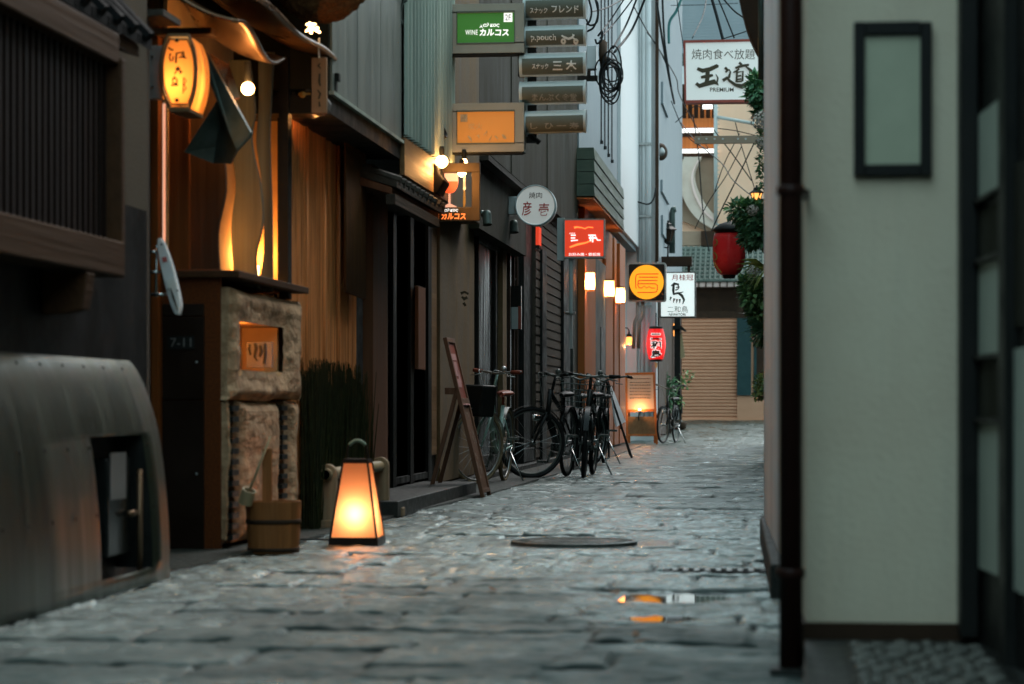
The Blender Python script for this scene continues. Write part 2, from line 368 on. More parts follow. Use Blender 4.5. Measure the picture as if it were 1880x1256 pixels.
def tag(o, label, cat, group=None, kind=None):
    o['label'] = label; o['category'] = cat
    if group: o['group'] = group
    if kind: o['kind'] = kind
    return o
def struct(o): o['kind'] = 'structure'; return o
def lamp(name, loc, power, color=(1,.48,.15), radius=.04, parent=None):
    d = bpy.data.lights.new(name, 'POINT'); d.energy = power; d.color = color; d.shadow_soft_size = radius
    o = bpy.data.objects.new(name, d); COL.objects.link(o)
    if parent is not None: o.parent = parent; o.location = Vector(loc)-ORG[parent.name]
    else: o.location = loc
    return o
def copy_tree(o, parent=None):
    c = o.copy(); COL.objects.link(c)
    if parent is not None: c.parent = parent
    for ch in [x for x in o.children]: copy_tree(ch, c)
    return c
# face-on box from a photo rectangle at depth Y
def fbox(mb, u0, v0, u1, v1, Y, th):
    a, b = Q(u0, v0, Y), Q(u1, v1, Y)
    return mb.box(a.x, b.x, Y, Y+th, a.z, b.z)
def fprism(mb, pts, Y, th): return mb.prism([Q(u, v, Y) for u, v in pts], (0, th, 0))
# box on a street-side wall, from a photo column range, metres in z
def wbox(mb, u0, u1, z0, z1, X, th=.06): return mb.box(X-th, X, YW(u0, X), YW(u1, X), z0, z1)
def wboxv(mb, u0, v0, u1, v1, X, th=.06):    # v0/v1 measured at column u0
    return mb.box(X-th, X, YW(u0, X), YW(u1, X), ZW(u0, v0, X), ZW(u0, v1, X))

# ---- lettering: default font (with its built-in fallbacks) turned into mesh and fitted to a photo rectangle
_TX = {}
def text_geo(body, ls=1.0, bold=0., shear=0.):
    key = (body, ls, bold, shear)
    if key in _TX: return _TX[key]
    cu = bpy.data.curves.new('lettering_curve', 'FONT'); cu.body = body; cu.size = 1; cu.space_character = ls; cu.offset = bold; cu.shear = shear
    cu.resolution_u = 3; cu.align_x = 'CENTER'
    ob = bpy.data.objects.new('lettering_curve', cu); COL.objects.link(ob)
    dg = bpy.context.evaluated_depsgraph_get()
    me = bpy.data.meshes.new_from_object(ob.evaluated_get(dg))
    vs = [(v.co.x, v.co.y) for v in me.vertices]; fs = [tuple(p.vertices) for p in me.polygons]
    bpy.data.objects.remove(ob); bpy.data.curves.remove(cu); bpy.data.meshes.remove(me)
    _TX[key] = (vs, fs); return vs, fs
def letter(parent, body, u0, v0, u1, v1, Y, mat, name='lettering', ls=1.0, bold=0., shear=0., fn=None, th=.003, off=.004, wob=0.):
    vs, fs = text_geo(body, ls, bold, shear)
    xs = [p[0] for p in vs]; ys = [p[1] for p in vs]
    ax, bx, ay, by = min(xs), max(xs), min(ys), max(ys)
    mb = MB(); n = len(vs); out = []
    for x, y in vs:
        a = (x-ax)/(bx-ax or 1); b = (y-ay)/(by-ay or 1)
        u = u0+a*(u1-u0); v = v1+b*(v0-v1)
        if wob: u += wob*math.sin(v*.9+u*.35); v += wob*math.sin(u*.7+v*.5)
        p = Q(u, v, Y-off)
        if fn: p = fn(p)
        out.append(p)
    mb.v = [tuple(p) for p in out]; mb.f = list(fs)
    return mb.build(name, mat, parent)
def strokes(parent, lines, Y, mat, name='brush_mark', th=.004, fn=None):
    """brush strokes: each a list of (u, v, width) in photo pixels at depth Y"""
    mb = MB()
    for li, ln in enumerate(lines):
        P = [Vector((a[0], a[1], 0)) for a in ln]; k = len(mb.v); n = len(P); L_, R_ = [], []
        for i, p in enumerate(P):
            t = (P[min(i+1, n-1)]-P[max(i-1, 0)]); t.normalize(); q = Vector((-t.y, t.x, 0))*ln[i][2]/2
            L_.append(p+q); R_.append(p-q)
        for i in range(n):
            for w in (L_[i], R_[i]):
                pt = Q(w.x, w.y, Y-th-li*.0022); pt = fn(pt) if fn else pt
                mb.v.append(tuple(pt))
        for i in range(n-1): mb.f.append((k+2*i, k+2*i+2, k+2*i+3, k+2*i+1))
        mb_n = len(ln)
    return mb.build(name, mat, parent, solid=th*.8)
def smoothline(pts, n=6):
    out = []
    for i in range(len(pts)-1):
        p0 = pts[max(i-1,0)]; p1 = pts[i]; p2 = pts[i+1]; p3 = pts[min(i+2, len(pts)-1)]
        for k in range(n):
            t = k/n
            out.append(tuple(.5*((2*b)+(-a+c)*t+(2*a-5*b+4*c-d)*t*t+(-a+3*b-3*c+d)*t**3) for a, b, c, d in zip(p0, p1, p2, p3)))
    out.append(tuple(pts[-1])); return out
# ================================================================== GROUND
def rise(Y): return np.maximum(0, Y-44)*.0215
m, n, L, b, o = _nodes('wet_stone')
tc = n.new('ShaderNodeTexCoord'); at = n.new('ShaderNodeAttribute'); at.attribute_name = 'tone'
sx = n.new('ShaderNodeSeparateColor'); L.new(at.outputs['Color'], sx.inputs[0])
nz = n.new('ShaderNodeTexNoise'); nz.inputs['Scale'].default_value = 26; nz.inputs['Detail'].default_value = 9; nz.inputs['Roughness'].default_value = .78
L.new(tc.outputs['Object'], nz.inputs['Vector'])
n2 = n.new('ShaderNodeTexNoise'); n2.inputs['Scale'].default_value = 2.3; n2.inputs['Detail'].default_value = 4
L.new(tc.outputs['Object'], n2.inputs['Vector'])
cr = n.new('ShaderNodeValToRGB'); e = cr.color_ramp.elements; e[0].position = .1; e[0].color = (.004,.008,.007,1); e[1].position = .9; e[1].color = (.044,.064,.057,1)
mu = n.new('ShaderNodeMath'); mu.operation = 'MULTIPLY_ADD'; mu.inputs[1].default_value = .55; L.new(nz.outputs[0], mu.inputs[0])
ms = n.new('ShaderNodeMath'); ms.operation = 'MULTIPLY'; ms.inputs[1].default_value = .55; L.new(sx.outputs[0], ms.inputs[0]); L.new(ms.outputs[0], mu.inputs[2])
L.new(mu.outputs[0], cr.inputs[0])
jm = n.new('ShaderNodeMix'); jm.data_type = 'RGBA'; jm.inputs[7].default_value = (.006,.008,.007,1)
L.new(sx.outputs[1], jm.inputs[0]); L.new(cr.outputs[0], jm.inputs[6]); L.new(jm.outputs[2], b.inputs['Base Color'])
def mth(op, *a):
    q = n.new('ShaderNodeMath'); q.operation = op
    for k, x in enumerate(a):
        if isinstance(x, (int, float)): q.inputs[k].default_value = x
        else: L.new(x, q.inputs[k])
    return q.outputs[0]
wetm = mth('ADD', mth('MULTIPLY', sx.outputs[2], .95), mth('SUBTRACT', mth('MULTIPLY', n2.outputs[0], 2.2), 1.05))     # wet where the rain still stands
wetm.node.use_clamp = True
rgh = mth('ADD', mth('SUBTRACT', .47, mth('MULTIPLY', wetm, .41)), mth('MULTIPLY', mth('SUBTRACT', nz.outputs[0], .5), .25)); L.new(rgh, b.inputs['Roughness'])
bp = n.new('ShaderNodeBump'); bp.inputs['Strength'].default_value = .7; bp.inputs['Distance'].default_value = .011; L.new(nz.outputs[0], bp.inputs['Height']); L.new(bp.outputs[0], b.inputs['Normal'])
b.inputs['Specular Tint'].default_value = (.62,1,.95,1); b.inputs['Coat Tint'].default_value = (.9,1,.98,1); dryj = mth('SUBTRACT', 1.0, sx.outputs[1]); L.new(mth('MULTIPLY', mth('MULTIPLY', wetm, dryj), .9), b.inputs['Coat Weight']); L.new(mth('MULTIPLY', dryj, mth('ADD', .45, mth('MULTIPLY', wetm, .5))), b.inputs['Specular IOR Level']); b.inputs['Coat Roughness'].default_value = .06; L.new(bp.outputs[0], b.inputs['Coat Normal'])
M['wet_stone'] = m

def vnoise(x, y, seed):                        # cheap value noise for heights
    r = np.random.default_rng(seed); T = r.random((256, 256))
    xi = np.floor(x).astype(int); yi = np.floor(y).astype(int); fx = x-xi; fy = y-yi
    fx = fx*fx*(3-2*fx); fy = fy*fy*(3-2*fy)
    g = lambda a, c: T[a % 256, c % 256]
    return (g(xi, yi)*(1-fx)+g(xi+1, yi)*fx)*(1-fy)+(g(xi, yi+1)*(1-fx)+g(xi+1, yi+1)*fx)*fy
GX0, GX1 = -2.72, 1.1
edges = [4.0]
while edges[-1] < 64: edges.append(edges[-1]+random.uniform(.26, .56))
edges = np.array(edges)
cuts = []
for i in range(len(edges)):
    c = [GX0-random.uniform(0, .6)]
    while c[-1] < GX1: c.append(c[-1]+random.uniform(.32, .72))
    cuts.append(np.array(c))
PUD = [QG(1243, 1092), QG(1225, 1128)]
MAN = QG(1054, 996.5); DR = (QG(1228, 1050), QG(1397, 1050))
def slab_height(X, Y):
    Yw = Y+.012*np.sin(X*5+Y*.9)+.03*(vnoise(X*2.2, Y*.6, 5)-.5)
    ci = np.clip(np.searchsorted(edges, Yw)-1, 0, len(edges)-2)
    dy = np.minimum(Yw-edges[ci], edges[ci+1]-Yw)
    sid = np.zeros(X.shape, int); dx = np.full(X.shape, 9.)
    Xw = X+.02*(vnoise(X*3, Y*3, 9)-.5)
    for k in np.unique(ci):
        mk = ci == k; c = cuts[k]; si = np.clip(np.searchsorted(c, Xw[mk])-1, 0, len(c)-2)
        sid[mk] = k*17+si; dx[mk] = np.minimum(Xw[mk]-c[si], c[si+1]-Xw[mk])
    rnd = np.random.default_rng(3).random((4, 20000))
    d = np.minimum(dx*2.2, dy)+.010*(vnoise(X*14, Y*14, 21)-.5)
    joint = np.clip(1.35-d/.012, 0, 1)
    rnd_off = rnd[0][sid % 20000]-.5
    tilt = (rnd[1][sid % 20000]-.5)*.005*(X % .6-.3)/.3+(rnd[2][sid % 20000]-.5)*.014
    h = rnd_off*.005+tilt-.017*joint
    h += .003*(vnoise(X*4, Y*5, 2)-.5)+.004*(vnoise(X*5, Y*13, 4)-.5)+.0105*(vnoise(X*14, Y*25, 6)-.5)+.009*(vnoise(X*24, Y*38, 11)-.5)+.003*(vnoise(X*41, Y*60, 12)-.5)
    h += .006*(vnoise(X*1.1, Y*.7, 8)-.5)
    for p, a, q in ((PUD[0], .20, .26), (PUD[1], .15, .17)):
        h -= .030*np.exp(-((X-p.x)/a)**2-((Y-p.y)/q)**2)
    rm = np.hypot(X-MAN.x, Y-MAN.y); k = np.clip((.62-rm)/.22, 0, 1); h = h*(1-k)+k*np.where(rm < .312, -.035, -.003)
    dg_ = (X > DR[0].x-.05) & (X < DR[1].x+.05) & (Y > DR[0].y-.01) & (Y < DR[0].y+.19); h = np.where(dg_, -.04, h)
    joint = np.where((rm < .40) | dg_, .3, joint)
    return h+rise(Y)-.004, rnd[3][sid % 20000], joint
def ground_patch(name, y0, y1, dx, dy):
    nx, ny = int((GX1-GX0)/dx)+1, int(round((y1-y0)/dy))+1
    xs = np.linspace(GX0, GX1, nx); ys = np.linspace(y0, y1, ny); X, Y = np.meshgrid(xs, ys)
    h, tone, joint = slab_height(X.ravel(), Y.ravel())
    yy = Y.ravel()+2.2*(vnoise(X.ravel()*.9, Y.ravel()*.35, 41)-.5)*2+.8*(tone-.5)
    ss = lambda a, b_: np.clip((yy-a)/(b_-a), 0, 1); wet = ss(6.8, 8.8)*(1-.75*ss(13.8, 17.5))
    co = np.stack([X.ravel(), Y.ravel(), h], 1).astype(np.float32)
    idx = np.arange(nx*ny).reshape(ny, nx)
    q = np.stack([idx[:-1,:-1], idx[:-1,1:], idx[1:,1:], idx[1:,:-1]], -1).reshape(-1, 4)
    me = bpy.data.meshes.new(name); me.vertices.add(len(co)); me.vertices.foreach_set('co', co.ravel())
    me.loops.add(q.size); me.loops.foreach_set('vertex_index', q.ravel().astype(np.int32))
    me.polygons.add(len(q)); me.polygons.foreach_set('loop_start', np.arange(0, q.size, 4, dtype=np.int32))
    me.polygons.foreach_set('loop_total', np.full(len(q), 4, np.int32))
    me.update(); me.validate()
    me.polygons.foreach_set('use_smooth', [True]*len(q))
    ca = me.color_attributes.new('tone', 'FLOAT_COLOR', 'POINT')
    ca.data.foreach_set('color', np.stack([tone, joint**.8, wet, tone*0+1], 1).astype(np.float32).ravel())
    me.materials.append(M['wet_stone'])
    ob = bpy.data.objects.new(name, me); COL.objects.link(ob); return ob
for y0_, y1_, dx_, dy_ in ((5.2, 15, .018, .012), (15, 28, .024, .02), (28, 62, .04, .05)): struct(ground_patch('alley_pavement', y0_, y1_, dx_, dy_))
mb = MB(); mb.box(-60, 60, -30, 160, -.5, -.06); struct(mb.build('ground', 'apron'))
# puddle water lying in the dip
m, n, L, b, o = _nodes('water'); b.inputs['Base Color'].default_value = (.02,.024,.02,1); b.inputs['Roughness'].default_value = .03; b.inputs['IOR'].default_value = 1.33
M['water'] = m
mb = MB()
for p, a, q in ((PUD[0], .23, .31), (PUD[1], .17, .2)):
    mb.prism([(p.x+a*math.cos(t*math.pi/12), p.y+q*math.sin(t*math.pi/12), -.0145) for t in range(24)], (0, 0, -.004))
struct(mb.build('puddle_water', 'water'))
# concrete apron and steps along the left house fronts
mb = MB(); mb.prism([(-2.38,15.2,.012),(-2.24,19.2,.012),(-2.2,30,.012),(-2.35,44,.012),(-3.1,44,.012),(-3.1,9,.012),(-2.55,9,.012),(-2.42,12.5,.012)], (0,0,-.06))
struct(mb.build('concrete_apron', 'apron'))
# manhole and drain
p = QG(1054, 996.5); t = thing('manhole_cover', 'round cast iron manhole cover with a raised ring pattern in the stone paving', 'manhole cover', (p.x, p.y, 0)); p = p-Vector((0,0,.010))
mb = MB(); mb.lathe([(.323,-.03),(.323,.010),(.30,.013),(.298,.007),(.285,.007),(.283,.011)], (p.x,p.y,0), 48); mb.build('rim', 'iron', t)
mb = MB(); mb.lathe([(.281,-.03),(.281,.006),(0,.006)], (p.x,p.y,0), 40)
for rr in (.08,.15,.22): mb.lathe([(rr-.012,.005),(rr-.01,.013),(rr+.01,.013),(rr+.012,.005)], (p.x,p.y,0), 40)
for k in range(32):
    an = k*math.pi/16; mb.obox((p.x+.255*math.cos(an), p.y+.255*math.sin(an), .008), (.02*math.cos(an), .02*math.sin(an), 0), (-.012*math.sin(an), .012*math.cos(an), 0), (0,0,.006))
mb.build('lid', 'iron', t)
a, c = QG(1228, 1050), QG(1397, 1050)
t = thing('drain_grate', 'narrow slotted iron drain grate crossing the paving by the white plastered house', 'drain grate', (a.x, a.y, 0))
mb = MB(); yb = a.y+.17
mb.box(a.x, c.x, a.y, a.y+.03, -.03, .005); mb.box(a.x, c.x, yb-.03, yb, -.03, .005); mb.box(a.x-.03, a.x, a.y, yb, -.03, .005); mb.box(c.x, c.x+.03, a.y, yb, -.03, .005); mb.build('frame', 'black', t)
mb = MB(); k = a.x+.012
while k < c.x-.01: mb.box(k, k+.020, a.y+.03, yb-.03, -.03, .006); k += .046
mb.build('bar', 'steel_dull', t)
mb = MB(); mb.box(a.x, c.x, a.y+.03, yb-.03, -.03, -.024); mb.build('channel', 'black', t)

# ================================================================== LEFT: LATTICE HOUSE (nearest)
XA = -2.62
t = thing('lattice_house', 'dark timber house with a slatted window and beige plaster above the metal guard', 'house', (XA, 8.5, 0))
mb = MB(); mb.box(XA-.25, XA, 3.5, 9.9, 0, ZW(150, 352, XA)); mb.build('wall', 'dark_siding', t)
mb = MB(); mb.box(XA-.25, XA, 3.5, 9.9, ZW(150, 352, XA)+.002, 4.5); mb.build('plaster', 'beige_plaster', t)
w0, w1 = 3.6, YW(150, XA)
zt, zb = ZW(150, 118, XA), ZW(140, 498, XA)
mb = MB(); mb.box(XA+.002, XA+.02, w0, w1, zb, zt+.15); wn = mb.build('window', 'black', t)
mb = MB(); mb.box(XA+.02, XA+.17, w0, w1-.015, zb-.02, ZW(133, 452, XA)+.02); mb.build('sill', 'beam_wood', wn, bevel=.006)
mb = MB(); mb.box(XA+.02, XA+.15, w0, w1-.01, zt-.005, zt+.11); mb.box(XA+.03, XA+.16, w1-.012, w1+.035, zb-.02, zt+.02); mb.build('frame', 'beam_wood', wn, bevel=.006)
mb = MB(); y = w0
while y < w1-.02: mb.box(XA+.06, XA+.10, y, y+.028, ZW(133, 452, XA)+.02, zt-.005); y += .070
mb.build('lattice', 'lattice_wood', wn)
mb = MB(); y0b = YW(126, XA+.1); mb.prism([(XA,y0b,ZW(130,510,XA)), (XA+.17,y0b,ZW(130,510,XA)), (XA+.15,y0b,ZW(130,575,XA)), (XA+.08,y0b,ZW(130,582,XA)), (XA,y0b,ZW(130,584,XA))], (0,.10,0)); mb.build('bracket', 'beam_wood', t, bevel=.004)
# tiled eave over the window
mb = MB(); xe = XA+.10; ye = 9.40
mb.prism([(XA,0,2.24),(xe,0,2.13),(xe,0,2.085),(XA,0,2.12)], (0,ye,0)); rf = mb.build('eave', 'beam_wood', t)
mb = MB(); y = 3.5
while y < ye:
    mb.prism([(XA,y,2.29),(xe+.025,y,2.17),(xe+.025,y,2.125),(XA,y,2.25)], (0,.2,0)); mb.tube([(XA,y+.1,2.30),(xe+.035,y+.1,2.16)], .035, 8); y += .215
mb.build('tile', 'roof_tile', rf)
# corner post of weathered wood
t = thing('corner_post', 'rough weathered timber post left of the glowing oval sign', 'post', (-2.63, 10.0, 0))
a, c = Q(224, 30, 10.0), Q(262, 30, 10.0)
mb = MB(); mb.box(a.x, c.x, 10.0, 10.12, 0, a.z); mb.build('post', 'old_post', t, bevel=.008)
mb = MB(); fbox(mb, 222, 18, 300, 28, 9.98, .3); mb.build('top_plate', 'weathered', t)
t = thing('drainpipe', 'pale downpipe stub above the rough timber post', 'pipe', Q(236, 18, 10.05))
mb = MB(); mb.tube([Q(236, 18, 10.05), Q(236, -60, 10.05)], .028, 12); mb.build('pipe', 'frosted_grey', t, smooth=True)

# curved metal guard with a cut-out for the meter
prof = [(225,655),(243,670),(258,695),(272,730),(283,765),(292,805),(299,850),(304,900),(308,950),(310,1000),(311,1063)]
YE = 9.62
P = [Q(u, v, YE) for u, v in smoothline(prof, 3)]
P[-1].z = 0.0
def gsurf(z):
    for i in range(len(P)-1):
        if P[i].z >= z >= P[i+1].z:
            k = (P[i].z-z)/(P[i].z-P[i+1].z+1e-9); return P[i].x+(P[i+1].x-P[i].x)*k
    return P[-1].x if z <= P[-1].z else P[0].x
t = thing('metal_wall_guard', 'curved riveted steel guard at the foot of the dark wall, rusty low down', 'wall guard', (-2.5, 8.4, 0))
ho0, ho1 = 8.62, 9.36; hz0, hz1 = .06, .585
ys = [3.5, 5, 6, 6.8, 7.4, 8.0, ho0, 9.0, ho1, YE]
zs = sorted(set([p.z for p in P]+[.06, .585]))
mb = MB(); vid = {}
for i, y in enumerate(ys):
    for j, z in enumerate(zs): vid[i, j] = len(mb.v); mb.v.append((gsurf(z), y, z))
for i in range(len(ys)-1):
    for j in range(len(zs)-1):
        if ys[i] >= ho0-.001 and ys[i+1] <= ho1+.001 and zs[j] >= .059 and zs[j+1] <= .586: continue
        mb.f.append((vid[i,j], vid[i+1,j], vid[i+1,j+1], vid[i,j+1]))
mb.build('sheet', 'guard_steel', t, smooth=True, solid=.006)
for zz in (.845, .545, .30):
    mb = MB(); y = 4.0
    while y < YE:
        if not (ho0-.03 < y < ho1+.03 and zz < .6):
            mb.lathe([(.0085,0),(.0075,.004),(.004,.006),(0,.007)], (gsurf(zz), y, zz), 8, (1,0,.25))
        y += .27
    build_each(mb, 'rivet', 'rust', t, smooth=True)
mb = MB(); mb.box(XA+.004, XA+.02, ho0-.1, ho1+.1, .0, .64); mb.build('recess', 'black', t)
mb = MB(); 
for y in (ho0, ho1): mb.prism([(gsurf(.585),y,.585),(gsurf(.35),y,.35),(gsurf(.06),y,.06),(XA+.02,y,.06),(XA+.02,y,.585)], (0,.004,0))
mb.prism([(gsurf(.585),ho0,.586),(gsurf(.585),ho1,.586),(XA+.02,ho1,.586),(XA+.02,ho0,.586)], (0,0,.004)); mb.build('opening_lining', 'black', t)
t = thing('gas_meter', 'grey utility meter with a paper notice inside the metal guard opening', 'meter', (XA+.09, 9.1, .05))
mb = MB(); mb.box(XA+.03, XA+.10, 8.95, 9.28, .12, .50); mb.build('case', 'black_gloss', t, bevel=.01)
mb = MB(); mb.box(XA+.101, XA+.103, 8.98, 9.20, .34, .52); mb.build('notice', 'bracket_grey', t)
mb = MB(); mb.tube([(XA+.13,9.30,.05),(XA+.13,9.30,.45)], .012, 8); mb.tube([(XA+.12,9.30,.28),(XA+.12,9.18,.28)], .012, 8); mb.build('pipe', 'copper', t, smooth=True)

# ================================================================== LEFT: FISH RESTAURANT
XB, YF = -2.605, 11.4
t = thing('fish_restaurant', 'small restaurant front of wavy planks, rough stone and copper canopy glowing orange', 'restaurant', (XB, 12.2, 0))
REST = t
# side wall of the recess and facing wall
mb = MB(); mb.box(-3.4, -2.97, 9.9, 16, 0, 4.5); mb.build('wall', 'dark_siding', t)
mb = MB(); fbox(mb, 262, 28, 290, 1015, 11.3, .08); mb.build('side_plank', 'orange_plank', t)
mb = MB(); fbox(mb, 290, 495, 405, 1016, YF, .03); mb.build('granite_frame', 'granite', t, bevel=.004)
mb = MB(); fbox(mb, 292, 1016, 412, 1032, YF-.03, .8); mb.build('plinth', 'black', t)
cb = MB(); fbox(cb, 291, 558, 374, 580, YF-.012, .02); fbox(cb, 291, 582, 374, 733, YF-.018, .02); fbox(cb, 291, 735.5, 374, 1012, YF-.014, .02)
cab = cb.build('cabinet_door', 'cabinet', t, bevel=.002)
mb = MB(); fbox(mb, 307, 617, 356, 641, YF-.024, .006); pl = mb.build('number_plate', 'black', cab)
letter(t, '7-11', 313, 621, 351, 637, YF-.026, 'bracket_grey', 'house_number')
mb = MB()
for (u, v) in ((361, 665), (361, 870)): c = Q(u, v, YF-.02); mb.lathe([(.006,0),(.006,.008),(0,.01)], c, 10, (0,-1,0))
build_each(mb, 'lock', 'steel_dull', cab)
# rough stone blocks on the street side: the niche block, and the pier slabs below
Ya, Yb = YF+.01, YW(551, XB)
ztop_a = ZW(405, 524, XB)
nz0, nz1 = ZW(520, 684, XB), ZW(520, 602, XB); ny0, ny1 = YW(440, XB), YW(519, XB)
def rough_slab(mb, X, y0, y1, z0, z1, hole=None, amp=.025, seed=1, nu=44, nv=40, depth=.35):
    ys = np.linspace(y0, y1, nu); zs = np.linspace(z0, z1, nv)
    if hole:
        for arr, lo, hi in ((ys, hole[0], hole[1]), (zs, hole[2], hole[3])):
            arr[np.argmin(abs(arr-lo))] = lo; arr[np.argmin(abs(arr-hi))] = hi
    Yg, Zg = np.meshgrid(ys, zs, indexing='ij')
    h = amp*.9*(vnoise(Yg*1.3+seed*7, Zg*4+seed*3, seed)-.5)+amp*.7*abs(vnoise(Yg*2.6+seed, Zg*9, seed+1)-.5)+amp*.3*(vnoise(Yg*7, Zg*26, seed+2)-.5)
    e = np.minimum(np.minimum(Yg-y0, y1-Yg), np.minimum(Zg-z0, z1-Zg)); e = np.minimum(np.minimum(Yg-y0, y1-Yg)*.35, np.minimum(Zg-z0, z1-Zg)); h -= np.clip(1-e/.055, 0, 1)**2*.04
    if hole:
        dy_ = np.maximum(np.maximum(hole[0]-Yg, Yg-hole[1]), 0); dz_ = np.maximum(np.maximum(hole[2]-Zg, Zg-hole[3]), 0); d = np.sqrt(dy_**2+dz_**2)
        h -= np.exp(-(d/.09)**2)*.022
    k = len(mb.v)
    for i in range(nu):
        for j in range(nv):
            wz = .022*(vnoise(np.array(Yg[i, j]*3.1+seed), np.array(Zg[i, j]*1.3), seed+5)-.5)*(1 if j in (0, nv-1) else .3); mb.v.append((X+h[i, j], Yg[i, j]+(0 if 0 < i < nu-1 else wz*3), Zg[i, j]+float(wz)))
    for i in range(nu-1):
        for j in range(nv-1):
            if hole and ys[i] >= hole[0]-1e-6 and ys[i+1] <= hole[1]+1e-6 and zs[j] >= hole[2]-1e-6 and zs[j+1] <= hole[3]+1e-6: continue
            a = k+i*nv+j; mb.f.append((a, a+nv, a+nv+1, a+1))
    # sides
    def skirt(ix):
        base = len(mb.v)
        for a in ix: v = mb.v[a]; mb.v.append((X-depth, v[1], v[2]))
        for q in range(len(ix)-1): mb.f.append((ix[q], ix[q+1], base+q+1, base+q))
    skirt([k+j for j in range(nv)]); skirt([k+(nu-1)*nv+j for j in range(nv)][::-1]); skirt([k+i*nv for i in range(nu)][::-1]); skirt([k+i*nv+nv-1 for i in range(nu)])
    return mb
mb = MB(); rough_slab(mb, XB+.02, Ya, Yb, ZW(405, 733, XB)+.0, ztop_a, (ny0, ny1, nz0, nz1), .028, 3, 60, 50, .30)
sb = mb.build('stone_block', 'rock', t)
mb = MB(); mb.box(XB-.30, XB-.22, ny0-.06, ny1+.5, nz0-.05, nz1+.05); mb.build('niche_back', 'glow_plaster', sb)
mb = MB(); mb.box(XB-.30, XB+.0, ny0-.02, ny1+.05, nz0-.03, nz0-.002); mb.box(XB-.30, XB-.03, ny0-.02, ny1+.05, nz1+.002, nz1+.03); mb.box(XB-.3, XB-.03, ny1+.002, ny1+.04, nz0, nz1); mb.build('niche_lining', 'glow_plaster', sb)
mb = MB(); a = Q(452, 628, 12.25); c = Q(500, 675, 12.25)
mb.box(a.x, c.x, 12.25, 12.27, c.z, a.z); mp_ = mb.build('menu_plate', 'bracket_grey', sb, bevel=.002)
strokes(sb, [[(459,632,3),(457,640,5),(460,652,4)],[(468,630,4),(470,640,6),(467,655,4),(472,662,3)],[(477,634,5),(479,645,5),(476,655,4)],[(485,630,3),(486,650,4),(484,668,3)]], 12.25, 'letter_black', 'brush_letters')
lamp('niche_light', (XB-.14, ny0+.3, nz1-.03), 1.9, (1,.40,.09), .03, t)
for q, (u0, u1, sd) in enumerate(((405, 428, 5), (441, 519, 6), (530, 551, 7))):
    mb = MB(); rough_slab(mb, XB+(.015 if q != 1 else .0), max(YW(u0, XB), YF+.012), YW(u1, XB), .04, ZW(405, 737, XB), None, .022, sd, 18 if q != 1 else 40, 44, .2)
    mb.build('stone_pier', 'rock', t)
mb = MB(); mb.box(XB-.2, XB-.06, YW(428, XB), YW(530, XB), .03, ZW(405, 740, XB))
z = .05
while z < ZW(405, 745, XB):
    for u0, u1 in ((428.5, 440.5), (519.5, 529.5)): mb.box(XB-.06, XB-.004, YW(u0, XB), YW(u1, XB), z, z+.026)
    z += .052
mb.build('vent_grille', 'black', t)
# counter board and wavy planks above it
mb = MB(); mb.prism([Q(288, 497, 11.36), (XB+.05, 11.36, Q(288,497,11.36).z), (XB+.05, Yb, Q(288,497,11.36).z), (-2.95, Yb, Q(288,497,11.36).z)], (0, 0, -.034)); mb.build('counter', 'beam_wood', t, bevel=.004)
zc = Q(288, 497, 11.36).z
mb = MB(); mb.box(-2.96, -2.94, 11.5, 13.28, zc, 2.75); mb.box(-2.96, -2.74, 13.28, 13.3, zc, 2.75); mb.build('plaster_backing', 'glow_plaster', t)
for k, (y_, pw) in enumerate(((11.85, 2.4), (12.95, 3.0), (13.2, 2.2))):
    q = Vector((-2.87, y_, zc+.10)); mb = MB(); mb.lathe([(.014,-.03),(.014,.03)], q, 10); mb.build('hidden_lamp', 'bulb_soft', t)
    lamp('uplight', q+Vector((0,0,.07)), pw, (1,.40,.09), .03, t)
mb = MB(); fbox(mb, 304.5, 160, 347, 497, 11.52, .03); mb.build('plank', 'orange_plank', t)
def plank(pts, Y, mat, th=.035):
    mb = MB(); fprism(mb, pts, Y, th); return mb.build('wavy_plank', mat, t, bevel=.004)
L1 = smoothline([(345,120),(347,250),(344,380),(348,505)], 6); R1 = smoothline([(410,120),(398,200),(411,285),(414,350),(402,410),(400,450),(404,512)], 6)
plank(L1+R1[::-1], 11.70, 'brown_plank')
L1 = smoothline([(420,110),(431,200),(425,270),(432,340),(424,420),(430,522)], 6); R1 = smoothline([(458,110),(468,200),(462,260),(478,340),(482,410),(470,470),(476,530)], 6)
plank(L1+R1[::-1], 12.10, 'grey_plank')
L1 = smoothline([(474,95),(474,200),(470,260),(479,330),(484,420),(482,480),(471,533)], 6); R1 = smoothline([(503,95),(498,180),(495,240),(496,300),(499,400),(500,536)], 6)
plank(L1+R1[::-1], 12.45, 'grey_plank')
mb = MB(); fbox(mb, 512, 90, 529, 548, 12.9, .1); mb.build('end_post', 'black', t)
mb = MB(); fbox(mb, 298.5, 190, 304, 496, 11.5, .02); mb.build('light_tube', 'pink_tube', t)
mb = MB(); fbox(mb, 264, 52, 388, 62, 11.25, .12); fbox(mb, 264, 62, 282, 500, 11.45, .1); mb.build('head_beam', 'beam_wood', t, bevel=.004)
mb = MB(); fbox(mb, 264, 240, 288, 360, 11.42, .05); mb.build('old_board', 'old_post', t)
